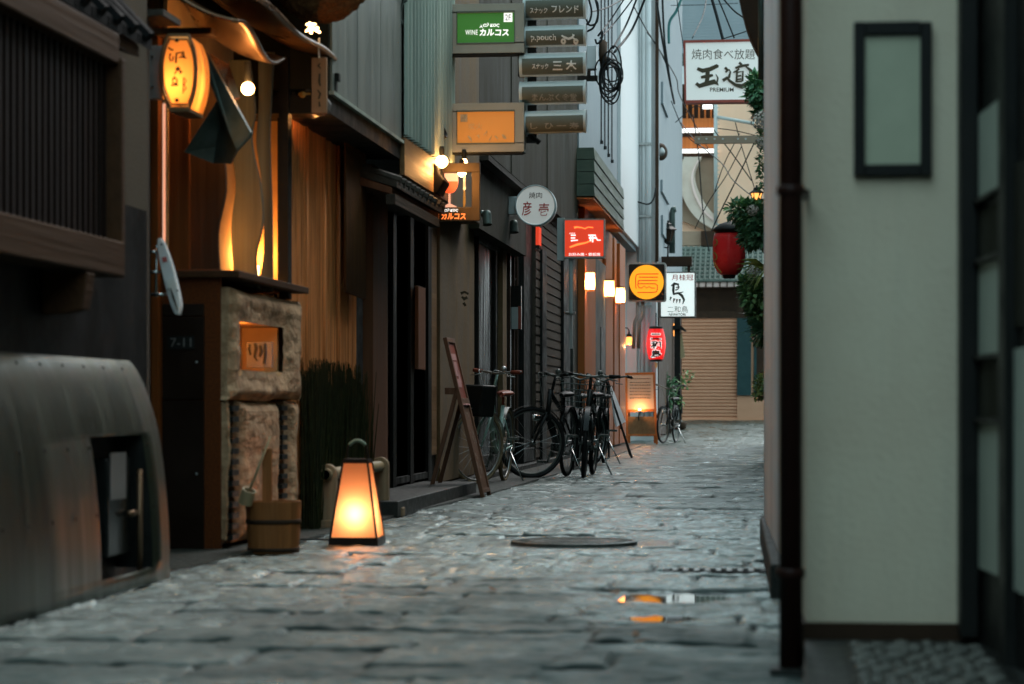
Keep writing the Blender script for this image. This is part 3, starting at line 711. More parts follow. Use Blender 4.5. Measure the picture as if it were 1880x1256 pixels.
# copper canopy: curled sheet on timber
def can(a, bb):
    y = 10.95+bb*2.1; x = -2.86+a*.47; z = 2.80-.21*a-.05*math.sin(a*math.pi)+.015*math.sin(bb*9)
    return (x, y, z)
mb = MB(); mb.grid(can, 12, 24); cn = mb.build('canopy', 'copper', t, smooth=True, solid=.02)
def can2(a, bb):
    y = 10.9+bb*1.1; x = -2.80+a*.34; z = 2.60-.16*a+.05*math.sin(bb*6+.6)-.03*math.sin(a*3)
    return (x, y, z)
mb = MB(); mb.grid(can2, 10, 24); mb.build('lower_canopy', 'copper', t, smooth=True, solid=.015)
mb = MB(); mb.box(-3.3, -2.45, 10.9, 14.2, 2.86, 4.5); mb.build('upper_wall', 'black', t)
# lamp bulb under canopy
p = Q(455, 163, 11.55)
t2 = thing('globe_bulb', 'bright orange bulb glowing under the copper canopy', 'lamp', p)
mb = MB(); mb.ball(p, .031, 16, 10); mb.build('bulb', 'bulb', t2, smooth=True)
mb = MB(); mb.tube([p+Vector((0,0,.035)), p+Vector((0,.0,.13))], .018, 10); mb.build('socket', 'black', t2)
lamp('bulb_light', p+Vector((0,-.05,0)), 2.6, (1,.45,.13), .05, t2)

# dark folded sheet hung in front of the planks
t2 = thing('folded_metal_ornament', 'folded dark green metal sheet hanging in front of the wavy planks', 'ornament', Q(400, 300, 11.3))
def pq(u, v, Y): return Q(u, v, Y)
mb = MB(); mb.prism([pq(372,92,11.25), pq(380,97,11.25), pq(460,243,11.1), pq(458,250,11.1), pq(434,276,11.1), pq(428,262,11.12), pq(368,110,11.25)], (.004,.03,0)); mb.build('blade', 'patina', t2, bevel=.002)
mb = MB(); mb.v = [tuple(x) for x in (pq(402,180,11.3), pq(338,279,11.3), pq(392,300,11.36), pq(424,301,11.25), pq(436,276,11.2), pq(418,200,11.22), pq(404,225,11.34), pq(398,270,11.36))]
mb.f = [(0,1,2,7,6),(6,7,2,3),(0,6,5),(6,3,4,5)]; mb.build('fold', 'patina', t2, solid=.008)
mb = MB(); mb.v = [tuple(x) for x in (pq(372,92,11.3), pq(420,120,11.45), pq(440,180,11.4), pq(418,200,11.3), pq(402,180,11.34))]; mb.f = [(0,1,2,3,4)]; mb.build('back_leaf', 'copper', t2, solid=.008)

# ================================================================== LEFT: REED SCREEN, DARK DOORWAY HOUSE WITH METAL CLADDING
XC = -2.68
t = thing('reed_screen', 'tall brown vertical reed screen beside the dark doorway', 'screen', (XC, 14, 0))
mb = MB(); y = YW(529, XC); ye = YW(652, XC); i = 0
while y < ye:
    r = random.uniform(.008, .013); mb.tube([(XC+random.uniform(-.006,.006), y, .05), (XC+random.uniform(-.006,.006), y, 2.38)], r, 6, cap=False); y += r*1.75
mb.build('reed_panel', 'reed', t, smooth=True)
mb = MB(); mb.box(XC-.06, XC-.02, YW(529, XC), ye, .05, 2.4); mb.build('backing', 'black', t)
for u in (557, 590, 616): mb = MB(); y = YW(u, XC); mb.tube([(XC+.015, y, .1), (XC+.015, y, 2.38)], .013, 8); mb.build('batten', 'reed', t, smooth=True)
t = thing('hanging_reed_blind', 'shorter dark reed blind hung between the tall reed screen and the dark doorway', 'blind', (XC+.1, 15, 1.4))
mb = MB(); y = YW(634, XC+.09); ye = YW(670, XC+.09)
while y < ye: mb.tube([(XC+.09, y, ZW(650, 541, XC+.09)-.02*(y-14.5)), (XC+.09, y, 2.36)], .010, 6); y += .018
mb.build('reed_panel', 'reed_dark', t, smooth=True)

XD = -2.70
t = thing('metal_clad_house', 'two storey house with grey metal cladding upstairs and a dark doorway', 'house', (XD, 16, 0))
CLAD = t
Y0, Y1, Y2 = YW(608, -2.40), YW(737, -2.40), YW(826, -2.40)
zb = 2.41
mb = MB(); mb.box(-2.95, -2.415, Y0, Y2, zb+.01, 6.5); mb.build('upper_wall', 'dark_concrete', t)
mb = MB(); mb.box(-2.413, -2.40, Y0+.03, Y1, zb, 3.35)
for k in (1, 2): y = Y0+(Y1-Y0)*k/3; mb.box(-2.40, -2.398, y-.004, y+.004, zb, 3.35)
mb.build('flat_cladding', 'panel_metal', t)
mb = MB(); mb.box(-2.414, -2.385, Y0, Y1+.02, zb-.02, zb-.001); mb.box(-2.414,-2.38, Y0, Y1, 3.351, 3.39); mb.build('edge_trim', 'corrugated', t)
def corr(mb, X, y0, y1, z0, z1, p=.15, a=.026):
    nn = int((y1-y0)/p*8); k = len(mb.v)
    for i in range(nn+1):
        y = y0+(y1-y0)*i/nn; x = X+a*math.sin((y-y0)/p*2*math.pi); mb.v += [(x, y, z0), (x, y, z1)]
    for i in range(nn): mb.f.append((k+2*i, k+2*i+2, k+2*i+3, k+2*i+1))
    return mb
mb = MB(); corr(mb, -2.385, Y1+.02, Y2, zb+.04, 6.4); mb.build('corrugated_cladding', 'corrugated', t, smooth=True)
mb = MB(); corr(mb, -2.38, YW(690,-2.38)-.8, Y1-.02, 3.41, 6.4); mb.build('upper_corrugated_cladding', 'corrugated_brown', t, smooth=True)
mb = MB(); mb.box(-2.413, -2.382, Y1+.02, Y2, zb-.22, zb+.02); mb.build('fascia', 'fascia_wood', t)
mb = MB(); mb.box(-2.9, -2.41, Y0, Y1+.02, zb-.12, zb-.022); mb.box(-2.9, -2.42, Y1+.03, Y2, zb-.30, zb-.222); mb.build('soffit', 'black', t)
mb = MB(); mb.box(-3.05, -2.80, 13.36, 19.2, 0, zb-.13); mb.build('lower_wall', 'black', t)
# door leaves, jambs and the brown post
mb = MB(); mb.box(XD-.02, XD+.05, YW(685, XD+.05), YW(712, XD+.05), .08, 2.3); mb.build('door_post', 'brown_post', t, bevel=.004)
mb = MB(); mb.box(-2.85, -2.80, YW(712,-2.8), YW(806,-2.8), .08, 2.28); dr = mb.build('door', 'door_wood', t)
mb = MB()
for u in (716, 748, 781): mb.box(-2.80, -2.775, YW(u,-2.8), YW(u+6,-2.8), .1, 2.2)
for z in (.12, 2.18): mb.box(-2.80, -2.78, YW(722,-2.8), YW(781,-2.8), z, z+.05)
mb.build('door_frame', 'door_wood', dr, bevel=.003)
mb = MB(); mb.box(-2.80, -2.782, YW(786,-2.8), YW(798,-2.8), .3, 2.2); mb.build('orange_panel', 'fascia_wood', t)
mb = MB(); mb.box(-2.76, -2.73, YW(766,-2.74), YW(779,-2.74), .98, 1.62); mb.build('door_sign_board', 'brown_post', t, bevel=.003)
mb = MB(); mb.prism([(-2.36,15.0,.10),(-2.36,19.0,.10),(-3,19.0,.10),(-3,15.0,.10)], (0,0,-.1)); st = mb.build('step', 'step_stone', t, bevel=.008)
# little tiled hood over the door
t2 = thing('door_hood', 'small dark tiled hood roof jutting out over the doorway', 'hood', (-2.55, 16, 1.9))
yh0, yh1 = 14.9, 17.0
mb = MB(); mb.prism([(-2.85,yh0,2.22),(-2.38,yh0,2.06),(-2.38,yh0,2.02),(-2.85,yh0,2.16)], (0,yh1-yh0,0)); mb.build('board', 'brown_post', t2)
mb = MB(); y = yh0
while y < yh1-.05: mb.prism([(-2.87,y,2.27),(-2.35,y,2.10),(-2.35,y,2.06),(-2.87,y,2.22)], (0,.19,0)); mb.tube([(-2.87,y+.1,2.285),(-2.34,y+.1,2.11)], .03, 8); y += .2
mb.build('tile', 'weathered', t2)
mb = MB(); mb.box(-2.42, -2.36, yh0, yh1-.12, 1.955, 2.02); mb.build('edge_beam', 'weathered', t2, bevel=.004)
mb = MB(); a = Q(772, 335, 16.6)
fprism(mb, [(786,303),(800,300),(806,318),(816,331),(808,345),(803,356),(780,348),(764,340),(764,318)], 16.75, .3); mb.build('ridge_end', 'roof_tile', t2, bevel=.01)

# ================================================================== LEFT: CONCRETE BUILDING WITH BARS
XE = -2.76
t = thing('concrete_building', 'grey concrete building with dark bar doors behind the bicycles', 'building', (XE, 25, 0))
CONC = t
yE0, yE1 = YW(808, XE), YW(1062, XE)
mb = MB(); mb.box(XE-.5, XE-.12, yE0-1.5, yE1, 0, 3.05); mb.build('lower_wall', 'door_dark', t)
mb = MB(); mb.box(-3.3, -2.665, YW(880,-2.665), YW(1062,-2.665), 3.05, 9)
for u in (938, 1004): y = YW(u,-2.665); mb.box(-2.665,-2.655, y-.012, y+.012, 3.05, 9)
mb.build('upper_wall', 'dark_concrete', t)
mb = MB(); mb.box(-3.0, -2.60, YW(826,-2.60), YW(880,-2.60), 2.3, 9); mb.build('pilaster', 'concrete', t, bevel=.01)
mb = MB(); mb.box(XE-.3, XE, YW(808, XE), YW(871, XE), .06, 2.99); mb.build('pillar', 'concrete', t, bevel=.012)
strokes(t, [[(846,539,5),(853,536,4),(860,540,4)],[(848,545,4),(852,549,6),(858,546,5)],[(851,556,5),(855,562,4)]], Q(850,540,YW(845,XE+.02)).y, 'letter_brown', 'wall_mark')
mb = MB(); mb.box(XE-.2, XE+.07, YW(808, XE), YW(1062, XE), .0, .055); mb.build('kerb', 'step_stone', t)
# entrance lintel roof trim
mb = MB(); mb.prism([(-2.665,YW(893,-2.58),2.98),(-2.56,YW(893,-2.58),2.95),(-2.56,YW(893,-2.58),2.90),(-2.665,YW(893,-2.58),2.90)], (0,YW(966,-2.58)-YW(893,-2.58),0)); mb.build('roof_trim', 'weathered', t)
mb = MB(); mb.box(-2.9, -2.66, YW(880,-2.66), YW(966,-2.66), 2.30, 2.90); mb.build('lintel', 'dark_concrete', t)
def leafdoor(u0, u1, X, mat, z1=2.3):
    mb = MB(); mb.box(X-.05, X, YW(u0,X), YW(u1,X), .07, z1); d = mb.build('door', mat, t)
    fm = MB(); w = .05; y0, y1 = YW(u0,X), YW(u1,X)
    fm.box(X, X+.03, y0, y0+w, .07, z1); fm.box(X, X+.03, y1-w, y1, .07, z1); fm.box(X, X+.028, y0+w, y1-w, z1-w, z1); fm.box(X, X+.028, y0+w, y1-w, .07, .07+3*w); fm.build('frame', 'black', d, bevel=.003)
    return d
leafdoor(873, 906, XE-.06, 'door_dark'); leafdoor(906, 925, XE-.06, 'door_dark'); leafdoor(957, 985, XE-.05, 'black', 2.9)
mb = MB(); mb.box(XE-.1, XE-.01, YW(925,XE), YW(932,XE), .05, 2.9); mb.build('grey_post', 'concrete', t)
mb = MB(); mb.box(XE-.1, XE-.04, YW(933,XE), YW(956,XE), .3, 2.9); wn = mb.build('window', 'black_gloss', t)
mb = MB(); 
for u in (933, 940, 948, 954): mb.box(XE-.04, XE-.02, YW(u,XE), YW(u,XE)+.035, .3, 2.9)
mb.build('frame', 'brown_dark', wn)
mb = MB(); mb.box(XE-.11, XE-.02, YW(985,XE), YW(1031,XE), .05, 3.0)
z = .1
while z < 3.0: mb.box(XE-.02, XE-.008, YW(985,XE), YW(1031,XE), z, z+.088); z += .11
mb.build('plank_siding', 'siding', t)
mb = MB(); mb.box(XE-.02, XE+.02, YW(993,XE), YW(1001,XE), .05, 2.55); mb.box(XE-.02, XE+.03, YW(1031,XE), YW(1043,XE), .05, 2.95); build_each(mb, 'dark_post', 'black', t)
mb = MB(); mb.box(XE-.06, XE-.02, YW(1051,XE), YW(1061,XE), .1, 2.9); mb.build('narrow_window', 'black_gloss', t)
# ================================================================== LEFT: WOODEN SHOP WITH GREEN CANOPY
XF = -2.68
t = thing('wooden_shop', 'warm timber shopfront under a dark green boarded canopy', 'shop', (XF, 37, 0))
SHOP = t
yS0, yS1 = YW(1063, XF), YW(1148, XF)
mb = MB(); mb.box(XF-.5, XF-.08, yS0, yS1, 0, 3.6); mb.build('wall', 'grey_green', t)
X2 = -2.42; yc0, yc1 = 32.4, YW(1146, X2)
mb = MB()
for k in range(4):
    z1 = 4.17-k*.165; o_ = .02*(k % 2)
    mb.prism([(XF-.1,yc0,z1-.158),(X2+.0,yc0,z1-.158),(X2-.015,yc0,z1),(XF-.1,yc0,z1)], (0,yc1-yc0,0))
mb.build('canopy', 'canopy_green', t, bevel=.004)
mb = MB(); mb.box(XF-.1, X2-.02, yc0+.02, yc1-.02, 3.48, 3.505); mb.build('canopy_soffit', 'shop_wood', t)
for u0, u1, m_, z1 in ((1071,1091,'shop_wood',3.48),(1091,1110,'grey_green',2.9),(1110,1122,'shop_wood',3.48),(1126,1130,'shop_wood',3.48),(1136,1146,'shop_wood',3.48)):
    mb = MB(); mb.box(XF-.08, XF+.02, YW(u0,XF), YW(u1,XF), .05, z1); mb.build('post' if m_ == 'shop_wood' else 'panel', m_, t, bevel=.005)
mb = MB(); mb.box(XF-.07, XF-.03, YW(1091,XF), YW(1146,XF), 2.75, 3.48); mb.build('upper_panel', 'shop_wood', t)
mb = MB(); mb.box(XF+.02, XF+.03, YW(1100,XF), YW(1106,XF), .75, 1.9); wn = mb.build('window', 'black', t)
mb = MB(); mb.box(XF-.08, XF+.0, YW(1122,XF), YW(1136,XF), .05, 2.6); mb.build('door', 'shop_wood', t)
# ================================================================== LEFT: WHITE BUILDINGS
t = thing('pale_building', 'tall pale blue grey building wall above the green canopy', 'building', (-2.7, 37, 3.6))
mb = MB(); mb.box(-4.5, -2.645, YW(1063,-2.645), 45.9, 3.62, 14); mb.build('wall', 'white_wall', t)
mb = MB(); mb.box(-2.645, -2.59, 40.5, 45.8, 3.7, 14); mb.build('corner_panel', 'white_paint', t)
YG = 46.0
t = thing('white_building', 'white and pink rendered building end with pipes beside the street lamp', 'building', (-2.6, 48, 0))
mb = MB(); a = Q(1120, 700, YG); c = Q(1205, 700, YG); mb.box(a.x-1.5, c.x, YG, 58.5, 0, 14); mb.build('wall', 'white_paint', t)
mb = MB(); fbox(mb, 1151, -60, 1169, 720, YG-.04, .04); mb.build('pink_pilaster', 'pink_wall', t)
XG = c.x
mb = MB(); fbox(mb, 1203, -60, 1209, 480, YG-.08, .12); mb.build('dark_downpipe', 'brown_dark', t)
for u, r in ((1175,.028),(1181,.045),(1190,.06)):
    mb = MB(); q = Q(u, 400, YG-.1); mb.tube([(q.x,q.y,.2),(q.x,q.y,12)], r, 12); mb.build('pipe', 'white_paint', t, smooth=True)
mb = MB()
for v in (262, 395, 560): fbox(mb, 1168, v, 1196, v+4, YG-.18, .18)
build_each(mb, 'pipe_clip', 'steel_dull', t)
# side face of the white building: panels
mb = MB()
for u0, u1, v0, v1 in ((1212,1222,150,190),(1211,1224,330,352),(1212,1222,395,430)):
    mb.box(XG, XG+.06, YW(u0,XG), YW(u1,XG), ZW(u0,v1,XG), ZW(u0,v0,XG))
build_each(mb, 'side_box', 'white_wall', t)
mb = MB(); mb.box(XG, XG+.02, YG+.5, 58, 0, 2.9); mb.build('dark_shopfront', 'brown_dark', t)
mb = MB(); mb.box(XG, XG+.015, YG+.0, 58.4, 2.92, 14); mb.build('side_toned_sheet', 'white_wall', t)  # duller sheet over the same white wall, tones down its overlit side

# ================================================================== FAR END
YZ = 60.0; gz = float(rise(np.array(YZ)))
t = thing('shuttered_shop', 'shop at the alley end with a closed beige roller shutter', 'shop', (-.8, YZ, gz))
a, c = Q(1236, 586, YZ), Q(1353, 586, YZ)
mb = MB(); z = gz; z1 = a.z; k = 0
def sh(a_, b_):
    return None
mb.box(a.x, 1.0, YZ+.02, YZ+.06, gz-.1, z1)
while z < z1:
    mb.prism([(a.x,YZ+.02,z),(a.x,YZ-.012,z+.02),(a.x,YZ-.012,z+.06),(a.x,YZ+.02,z+.078)], (c.x-a.x,0,0)); z += .083
mb.build('roller_shutter', 'shutter', t)
mb = MB(); fbox(mb, 1225, 528, 1405, 584, YZ-.02, .3)
for k in range(26): fbox(mb, 1282+k*2.8, 540, 1283.4+k*2.8, 570, YZ-.035, .016)
mb.build('header', 'brown_dark', t)
mb = MB(); fbox(mb, 1353, 584, 1379, 726, YZ-.1, .2); fbox(mb, 1384, 600, 1389, 726, YZ-.1, .2); build_each(mb, 'teal_pillar', 'teal', t)
mb = MB(); fbox(mb, 1379, 584, 1384, 726, YZ-.05, .1); mb.build('jamb', 'shutter', t)
mb = MB(); fbox(mb, 1389, 584, 1440, 740, YZ-.02, .2); mb.build('dark_bay', 'brown_dark', t)
mb = MB(); fbox(mb, 1240, 770, 1440, 774, YZ-.06, .3); fbox(mb, 1353, 726, 1440, 770, YZ-.04, .2); mb.build('base', 'shutter', t)
mb = MB(); a = Q(1225, 527, YZ-.4); c = Q(1405, 517, YZ-.4); mb.box(a.x, c.x, YZ-.42, YZ+.1, a.z, c.z); mb.build('lit_soffit', 'pink_wall', t)
mb = MB()
for k in range(12): fbox(mb, 1230+k*13, 515, 1232+k*13, 529, YZ-.46, .04)
mb.build('soffit_divider', 'brown_dark', t)
mb = MB(); a = Q(1225, 516, YZ-.45); c = Q(1405, 516, YZ-.45); d0 = Q(1290, 452, YZ+1.5)
nrow = 9
for k in range(nrow):
    f0, f1 = k/nrow, (k+1)/nrow
    mb.add([(a.x, a.y+(1.9*f0), a.z+(d0.z-a.z)*f0), (c.x, a.y+1.9*f0, a.z+(d0.z-a.z)*f0), (c.x, a.y+1.9*f1, a.z+(d0.z-a.z)*f1-.02), (a.x, a.y+1.9*f1, a.z+(d0.z-a.z)*f1-.02)], [(0,1,2,3)])
    mb.tube([(a.x, a.y+1.9*f0, a.z+(d0.z-a.z)*f0), (c.x, a.y+1.9*f0, a.z+(d0.z-a.z)*f0)], .025, 6)
x = a.x
while x < c.x: mb.tube([(x, a.y, a.z+.02), (x, a.y+1.9, d0.z+.01)], .022, 6); x += .13
mb.build('tiled_roof', 'tile_green', t, solid=.03)
mb = MB(); fbox(mb, 1238, 425, 1320, 450, YZ-.3, .3); fbox(mb, 1238, 425, 1250, 540, YZ-.3, .25); mb.build('brown_beam', 'tan_dark', t)
mb = MB(); fbox(mb, 1287, 424, 1312, 451, YZ-.4, .5); mb.build('beam_joint', 'brown_dark', t)
# beige building with curved facade ornament
YT = 64.0
t = thing('beige_building', 'tall pinkish beige building with a large curved wall ornament', 'building', (-1, YT, 0))
mb = MB(); fbox(mb, 1200, 186, 1460, 760, YT, 3); mb.build('wall', 'beige_wall', t)
mb = MB(); fbox(mb, 1314, 188, 1450, 470, YT-.35, .35); mb.build('bay_wall', 'beige_wall', t)
circ = lambda cx, cy, r, a0, a1, nn: [(cx+r*math.cos(R(a0+(a1-a0)*i/nn)), cy-r*math.sin(R(a0+(a1-a0)*i/nn))) for i in range(nn+1)]
mb = MB(); fprism(mb, [(1236,288),(1258,288)]+circ(1350,300,104,172,245,16)+[(1312,430),(1236,398)], YT-.25, .25); mb.build('dark_curve', 'tan_dark', t)
out = smoothline([(1256,288),(1246,322),(1250,352),(1264,382),(1284,405),(1314,424)], 8); inn = smoothline([(1288,288),(1276,318),(1280,344),(1290,366),(1302,384),(1314,396)], 8)
mb = MB(); fprism(mb, out+inn[::-1], YT-.55, .4); mb.build('curved_ribbon', 'ribbon_pale', t)
hl = smoothline([(1250,306),(1262,303),(1276,312)], 6)
mb = MB(); fprism(mb, [(1288,288),(1276,318),(1280,344),(1290,366),(1302,384),(1314,396),(1314,288)], YT-.2, .1); mb.build('curve_shadow_panel', 'tan_dark', t)
edge = smoothline([(1284,292),(1273,318),(1275,345),(1286,372),(1300,392),(1314,404)], 8)
edge2 = [(u-3.5, v+2.5) for u, v in edge]
mb = MB(); fprism(mb, edge+edge2[::-1], YT-.62, .1); mb.build('ribbon_rim', 'pink_wall', t)
for (cy, r) in ((325,14),(357,13)): mb = MB(); fprism(mb, [(1230, cy-r)]+circ(1234, cy, r, 90, -90, 12)+[(1230, cy+r)], YT-.7, .4); mb.build('lobe', 'beige_wall', t)
# dark loggia with slats and lit strips
mb = MB(); fbox(mb, 1225, 155, 1314, 290, YT-.15, .15); lg = mb.build('loggia', 'brown_dark', t)
mb = MB()
for k in range(7): fbox(mb, 1238+k*11, 160, 1241+k*11, 222, YT-.25, .08)
fbox(mb, 1225, 218, 1314, 234, YT-.3, .1); fbox(mb, 1225, 252, 1314, 272, YT-.3, .1); mb.build('slat', 'shop_wood', lg)
mb = MB()
for v in (245, 282):
    for k in range(18): fbox(mb, 1243+k*4, v, 1245+k*4, v+7, YT-.32, .1)
build_each(mb, 'grille', 'brown_dark', lg)
for (u0, v0, u1, v1) in ((1243,236,1315,242.5),(1240,274,1317,280)):
    mb = MB(); fbox(mb, u0, v0, u1, v1, YT-.5, .1); build_each(mb, 'light_tube', 'bulb_tube', lg)
mb = MB(); fbox(mb, 1290, 192, 1308, 199, YT-.4, .15); mb.build('ceiling_lamp', 'bulb_tube', lg)
mb = MB(); q0, q1 = Q(1314, 190, YT-.7), Q(1314, 412, YT-.7); mb.tube([q0, q1], .05, 8)
for k in range(30): q = q0.lerp(q1, k/29); mb.tube([q, q+Vector((.09,0,0))], .012, 5)
q = Q(1316, 215, YT-.7); mb.tube([q, Q(1385, 227, YT-.7)], .05, 6); mb.tube([Q(1314, 412, YT-.7), Q(1352, 416, YT-.7)], .03, 6); mb.build('ladder_rail', 'frosted_grey', t, smooth=True)
# pale blue building beyond
t = thing('far_pale_building', 'pale blue clad building filling the gap at the top of the alley', 'building', (0, 78, 0))
mb = MB(); a = Q(1150, 155, 78); c = Q(1500, -300, 78); mb.box(a.x, c.x, 78, 84, 0, 15); mb.build('wall', 'pale_blue', t)
mb = MB()
for k in range(40): v = -60+k*5.4; fbox(mb, 1200, v, 1450, v+.9, 77.97, .04)
mb.build('siding_groove', 'white_wall', t)
mb = MB(); 
for u in (1232, 1247): fbox(mb, u, 98, u+10, 122, 77.9, .1)
wn = mb.build('window', 'grey_green', t)
mb = MB(); fbox(mb, 1225, 122, 1262, 158, 77.7, .3); mb.build('balcony', 'white_paint', t)

# ================================================================== RIGHT: WHITE HOUSE
YR = 6.6
t = thing('white_plaster_house', 'white plastered house corner with a small dark framed window', 'house', (.3, YR, 0))
a, c = Q(1480, 700, YR), Q(1768, 700, YR)
mb = MB(); zb = Q(1480, 1142, YR).z
mb.prism([(a.x,YR,zb),(c.x,YR,zb),(2.2,YR+.02,zb),(2.2,13.0,zb),(-.062,12.9,zb)], (0,0,3.8-zb)); mb.build('wall', 'house_white', t)
sk_ = Q(1480, 1172, YR).z
mb = MB(); mb.prism([(a.x-.012,YR-.015,zb-.001),(c.x,YR-.015,zb-.001),(c.x,YR+.05,zb-.001),(-.03,12.88,zb-.001),(-.074,12.91,zb-.001)], (0,0,-zb-.01)); mb.build('skirting', 'brown_dark', t)
mb = MB(); fbox(mb, 1588, 60, 1692, 303, YR-.012, .012); wn = mb.build('window', 'pane_frost', t)
mb = MB(); fbox(mb, 1568, 40, 1588, 322, YR-.03, .03); fbox(mb, 1690, 40, 1711, 322, YR-.03, .03); fbox(mb, 1588, 40, 1690, 62, YR-.028, .028); fbox(mb, 1588, 302, 1690, 322, YR-.028, .028); mb.build('frame', 'black', wn, bevel=.003)
mb = MB(); mb.prism([(a.x-.003,YR+.25,zb+.002),(-.065,12.9,zb+.002),(-.062,12.9,zb+.002),(a.x,YR+.25,zb+.002)], (0,0,3.7-zb)); mb.build('side_cooled_sheet', 'side_grey_cooled', t)  # thin sheet on the side wall; its cooler tone counters warm bounce
# stone footing along its street side
mb = MB(); mb.prism([(-.085,12.7,.115),(-.022,9.0,.115),(.03,9.0,.115),(-.04,12.7,.115)], (0,0,-.15)); mb.build('footing', 'step_stone', t, bevel=.01)
# door post and sliding lattice door on the right
mb = MB(); fbox(mb, 1764, -80, 1797, 1172, YR-.12, .2); mb.build('door_post', 'black', t, bevel=.005)
A0, A1 = Q(1796, VH, 6.55), Q(1796, VH, 6.55)
dn = Vector((Q(1880, VH, 5.84).x, 5.84, 0)); d0 = Vector((A0.x, 6.55, 0)); dd = (dn-d0); dl = dd.length; dd.normalize(); nn_ = Vector((-dd.y, dd.x, 0));
if nn_.x > 0: nn_ = -nn_
def dpt(u, v):                                    # pixel -> door plane
    r = ray(u, v); o_ = Vector((0,0,CH)); tt = (d0-o_).dot(nn_)/r.dot(nn_); p = o_+r*tt; return (p-d0).dot(dd), p.z
def dbox(mb, s0, s1, z0, z1, off, th):
    cpt = d0+dd*((s0+s1)/2)+nn_*(off+th/2); return mb.obox((cpt.x, cpt.y, (z0+z1)/2), dd*((s1-s0)/2), nn_*(th/2), (0,0,(z1-z0)/2))
mb = MB(); dbox(mb, 0, 2.2, .06, 3.4, -.06, .06); dr = mb.build('sliding_door', 'black', t)
mb = MB(); s1 = dpt(1856, 500)[0]; s2 = dpt(1868, 500)[0]; s3 = 2.0; z = lambda u, v: dpt(u, v)[1]
for v0, v1 in ((215,372),(490,654),(778,1040)): dbox(mb, .02, s1, z(1798,v1), z(1798,v0), .001, .008)
for v0, v1 in ((640,1085),): dbox(mb, s2, s2+.5, z(1872,v1), z(1872,v0), .001, .008)
mb.build('pane', 'door_pane', dr)
mb = MB(); dbox(mb, .05, s1-.02, z(1798,480), z(1798,392), .001, .006); dbox(mb, .05, s1-.02, z(1798,766), z(1798,664), .001, .006); dbox(mb, s2, s2+.5, z(1872,600), z(1872,300), .001, .006); mb.build('dim_pane', 'dark_concrete', dr)
mb = MB(); dbox(mb, s1, s2, .06, 3.4, .001, .03)
for v in (374, 484, 657, 770): dbox(mb, 0, s1, z(1798,v+5), z(1798,v-3), .010, .015)
mb.build('rail', 'black', dr)
# step with pebbles
mb = MB(); zs_ = Q(1480, 1174, YR-.02).z
mb.prism([(a.x-.005,YR-.016,zs_),(.60,YR-.016,zs_),(.72,4.4,zs_),(.045,4.4,zs_)], (0,0,-zs_-.02)); sp = mb.build('step', 'step_stone', t, bevel=.006)
mb = MB()
pA, pB = QG(1545, 1187, zs_), QG(1798, 1187, zs_)
mb.box(pA.x, .56, 4.5, pA.y, zs_-.001, zs_+.003); mb.build('pebble_bed', 'black', sp)
mb = MB(); y = pA.y-.03; k = 0
while y > 4.6:
    x = pA.x+.03+(k % 2)*.031
    while x < .55-.03:
        mb.ball((x+random.uniform(-.006,.006), y+random.uniform(-.008,.008), zs_+.004), .023, 12, 8, (random.uniform(.7,1.15), random.uniform(.95,1.7), random.uniform(.4,.8))); x += .062
    y -= .092; k += 1
mb.build('pebble_inlay', 'pebble', sp, smooth=True)
# downpipe
t = thing('downpipe', 'dark brown downpipe running down the corner of the white plastered house', 'downpipe', Q(1452, 1228, 6.4))
p = Q(1452, 1228, 6.4)
mb = MB(); mb.tube([(p.x,6.4,.0),(p.x,6.4,3.6)], .031, 20); mb.build('pipe', 'pipe_brown', t, smooth=True)
mb = MB()
for v in (350, 1052): z_ = Q(1452, v, 6.4).z; mb.lathe([(.036,-.012),(.038,-.008),(.038,.008),(.036,.012)], (p.x,6.4,z_), 20)
build_each(mb, 'collar', 'pipe_brown', t, smooth=True)
mb = MB(); z_ = Q(1452, 352, 6.4).z; mb.box(p.x+.02, p.x+.05, 6.4, 6.62, z_-.005, z_+.005); mb.build('bracket', 'pipe_brown', t)
mb = MB(); q = Q(1452, 1236, 6.4); mb.box(p.x-.055, p.x+.055, 6.35, 6.45, -.02, .012); mb.build('base_block', 'step_stone', t)
# wall and fence on the right, further up, out of sight from here but lining the alley
t = thing('brown_building', 'brown building behind the overhanging shrubs with a curved dark eave', 'building', (.4, 35, 0))
mb = MB(); mb.box(.06, 3, 13.2, 45, 0, 5.2); mb.build('wall', 'dark_concrete', t)
mb = MB(); 
for y in (15, 20, 26, 33, 40): mb.box(.02, .06, y, y+1.6, .1, 2.3)
mb.build('door', 'brown_dark', t)
mb = MB(); fprism(mb, smoothline([(1352,-30),(1360,10),(1371,52),(1384,84),(1396,104),(1408,114)], 5)+[(1430,114),(1430,-30)], 15.0, .22); mb.build('curved_eave', 'brown_dark', t, bevel=.01)
mb = MB(); q = Q(1398, 20, 14.9); mb.tube([(q.x,14.9,q.z-.42),(q.x,14.9,q.z+.5)], .022, 10); mb.build('eave_gutter', 'patina', t, smooth=True)
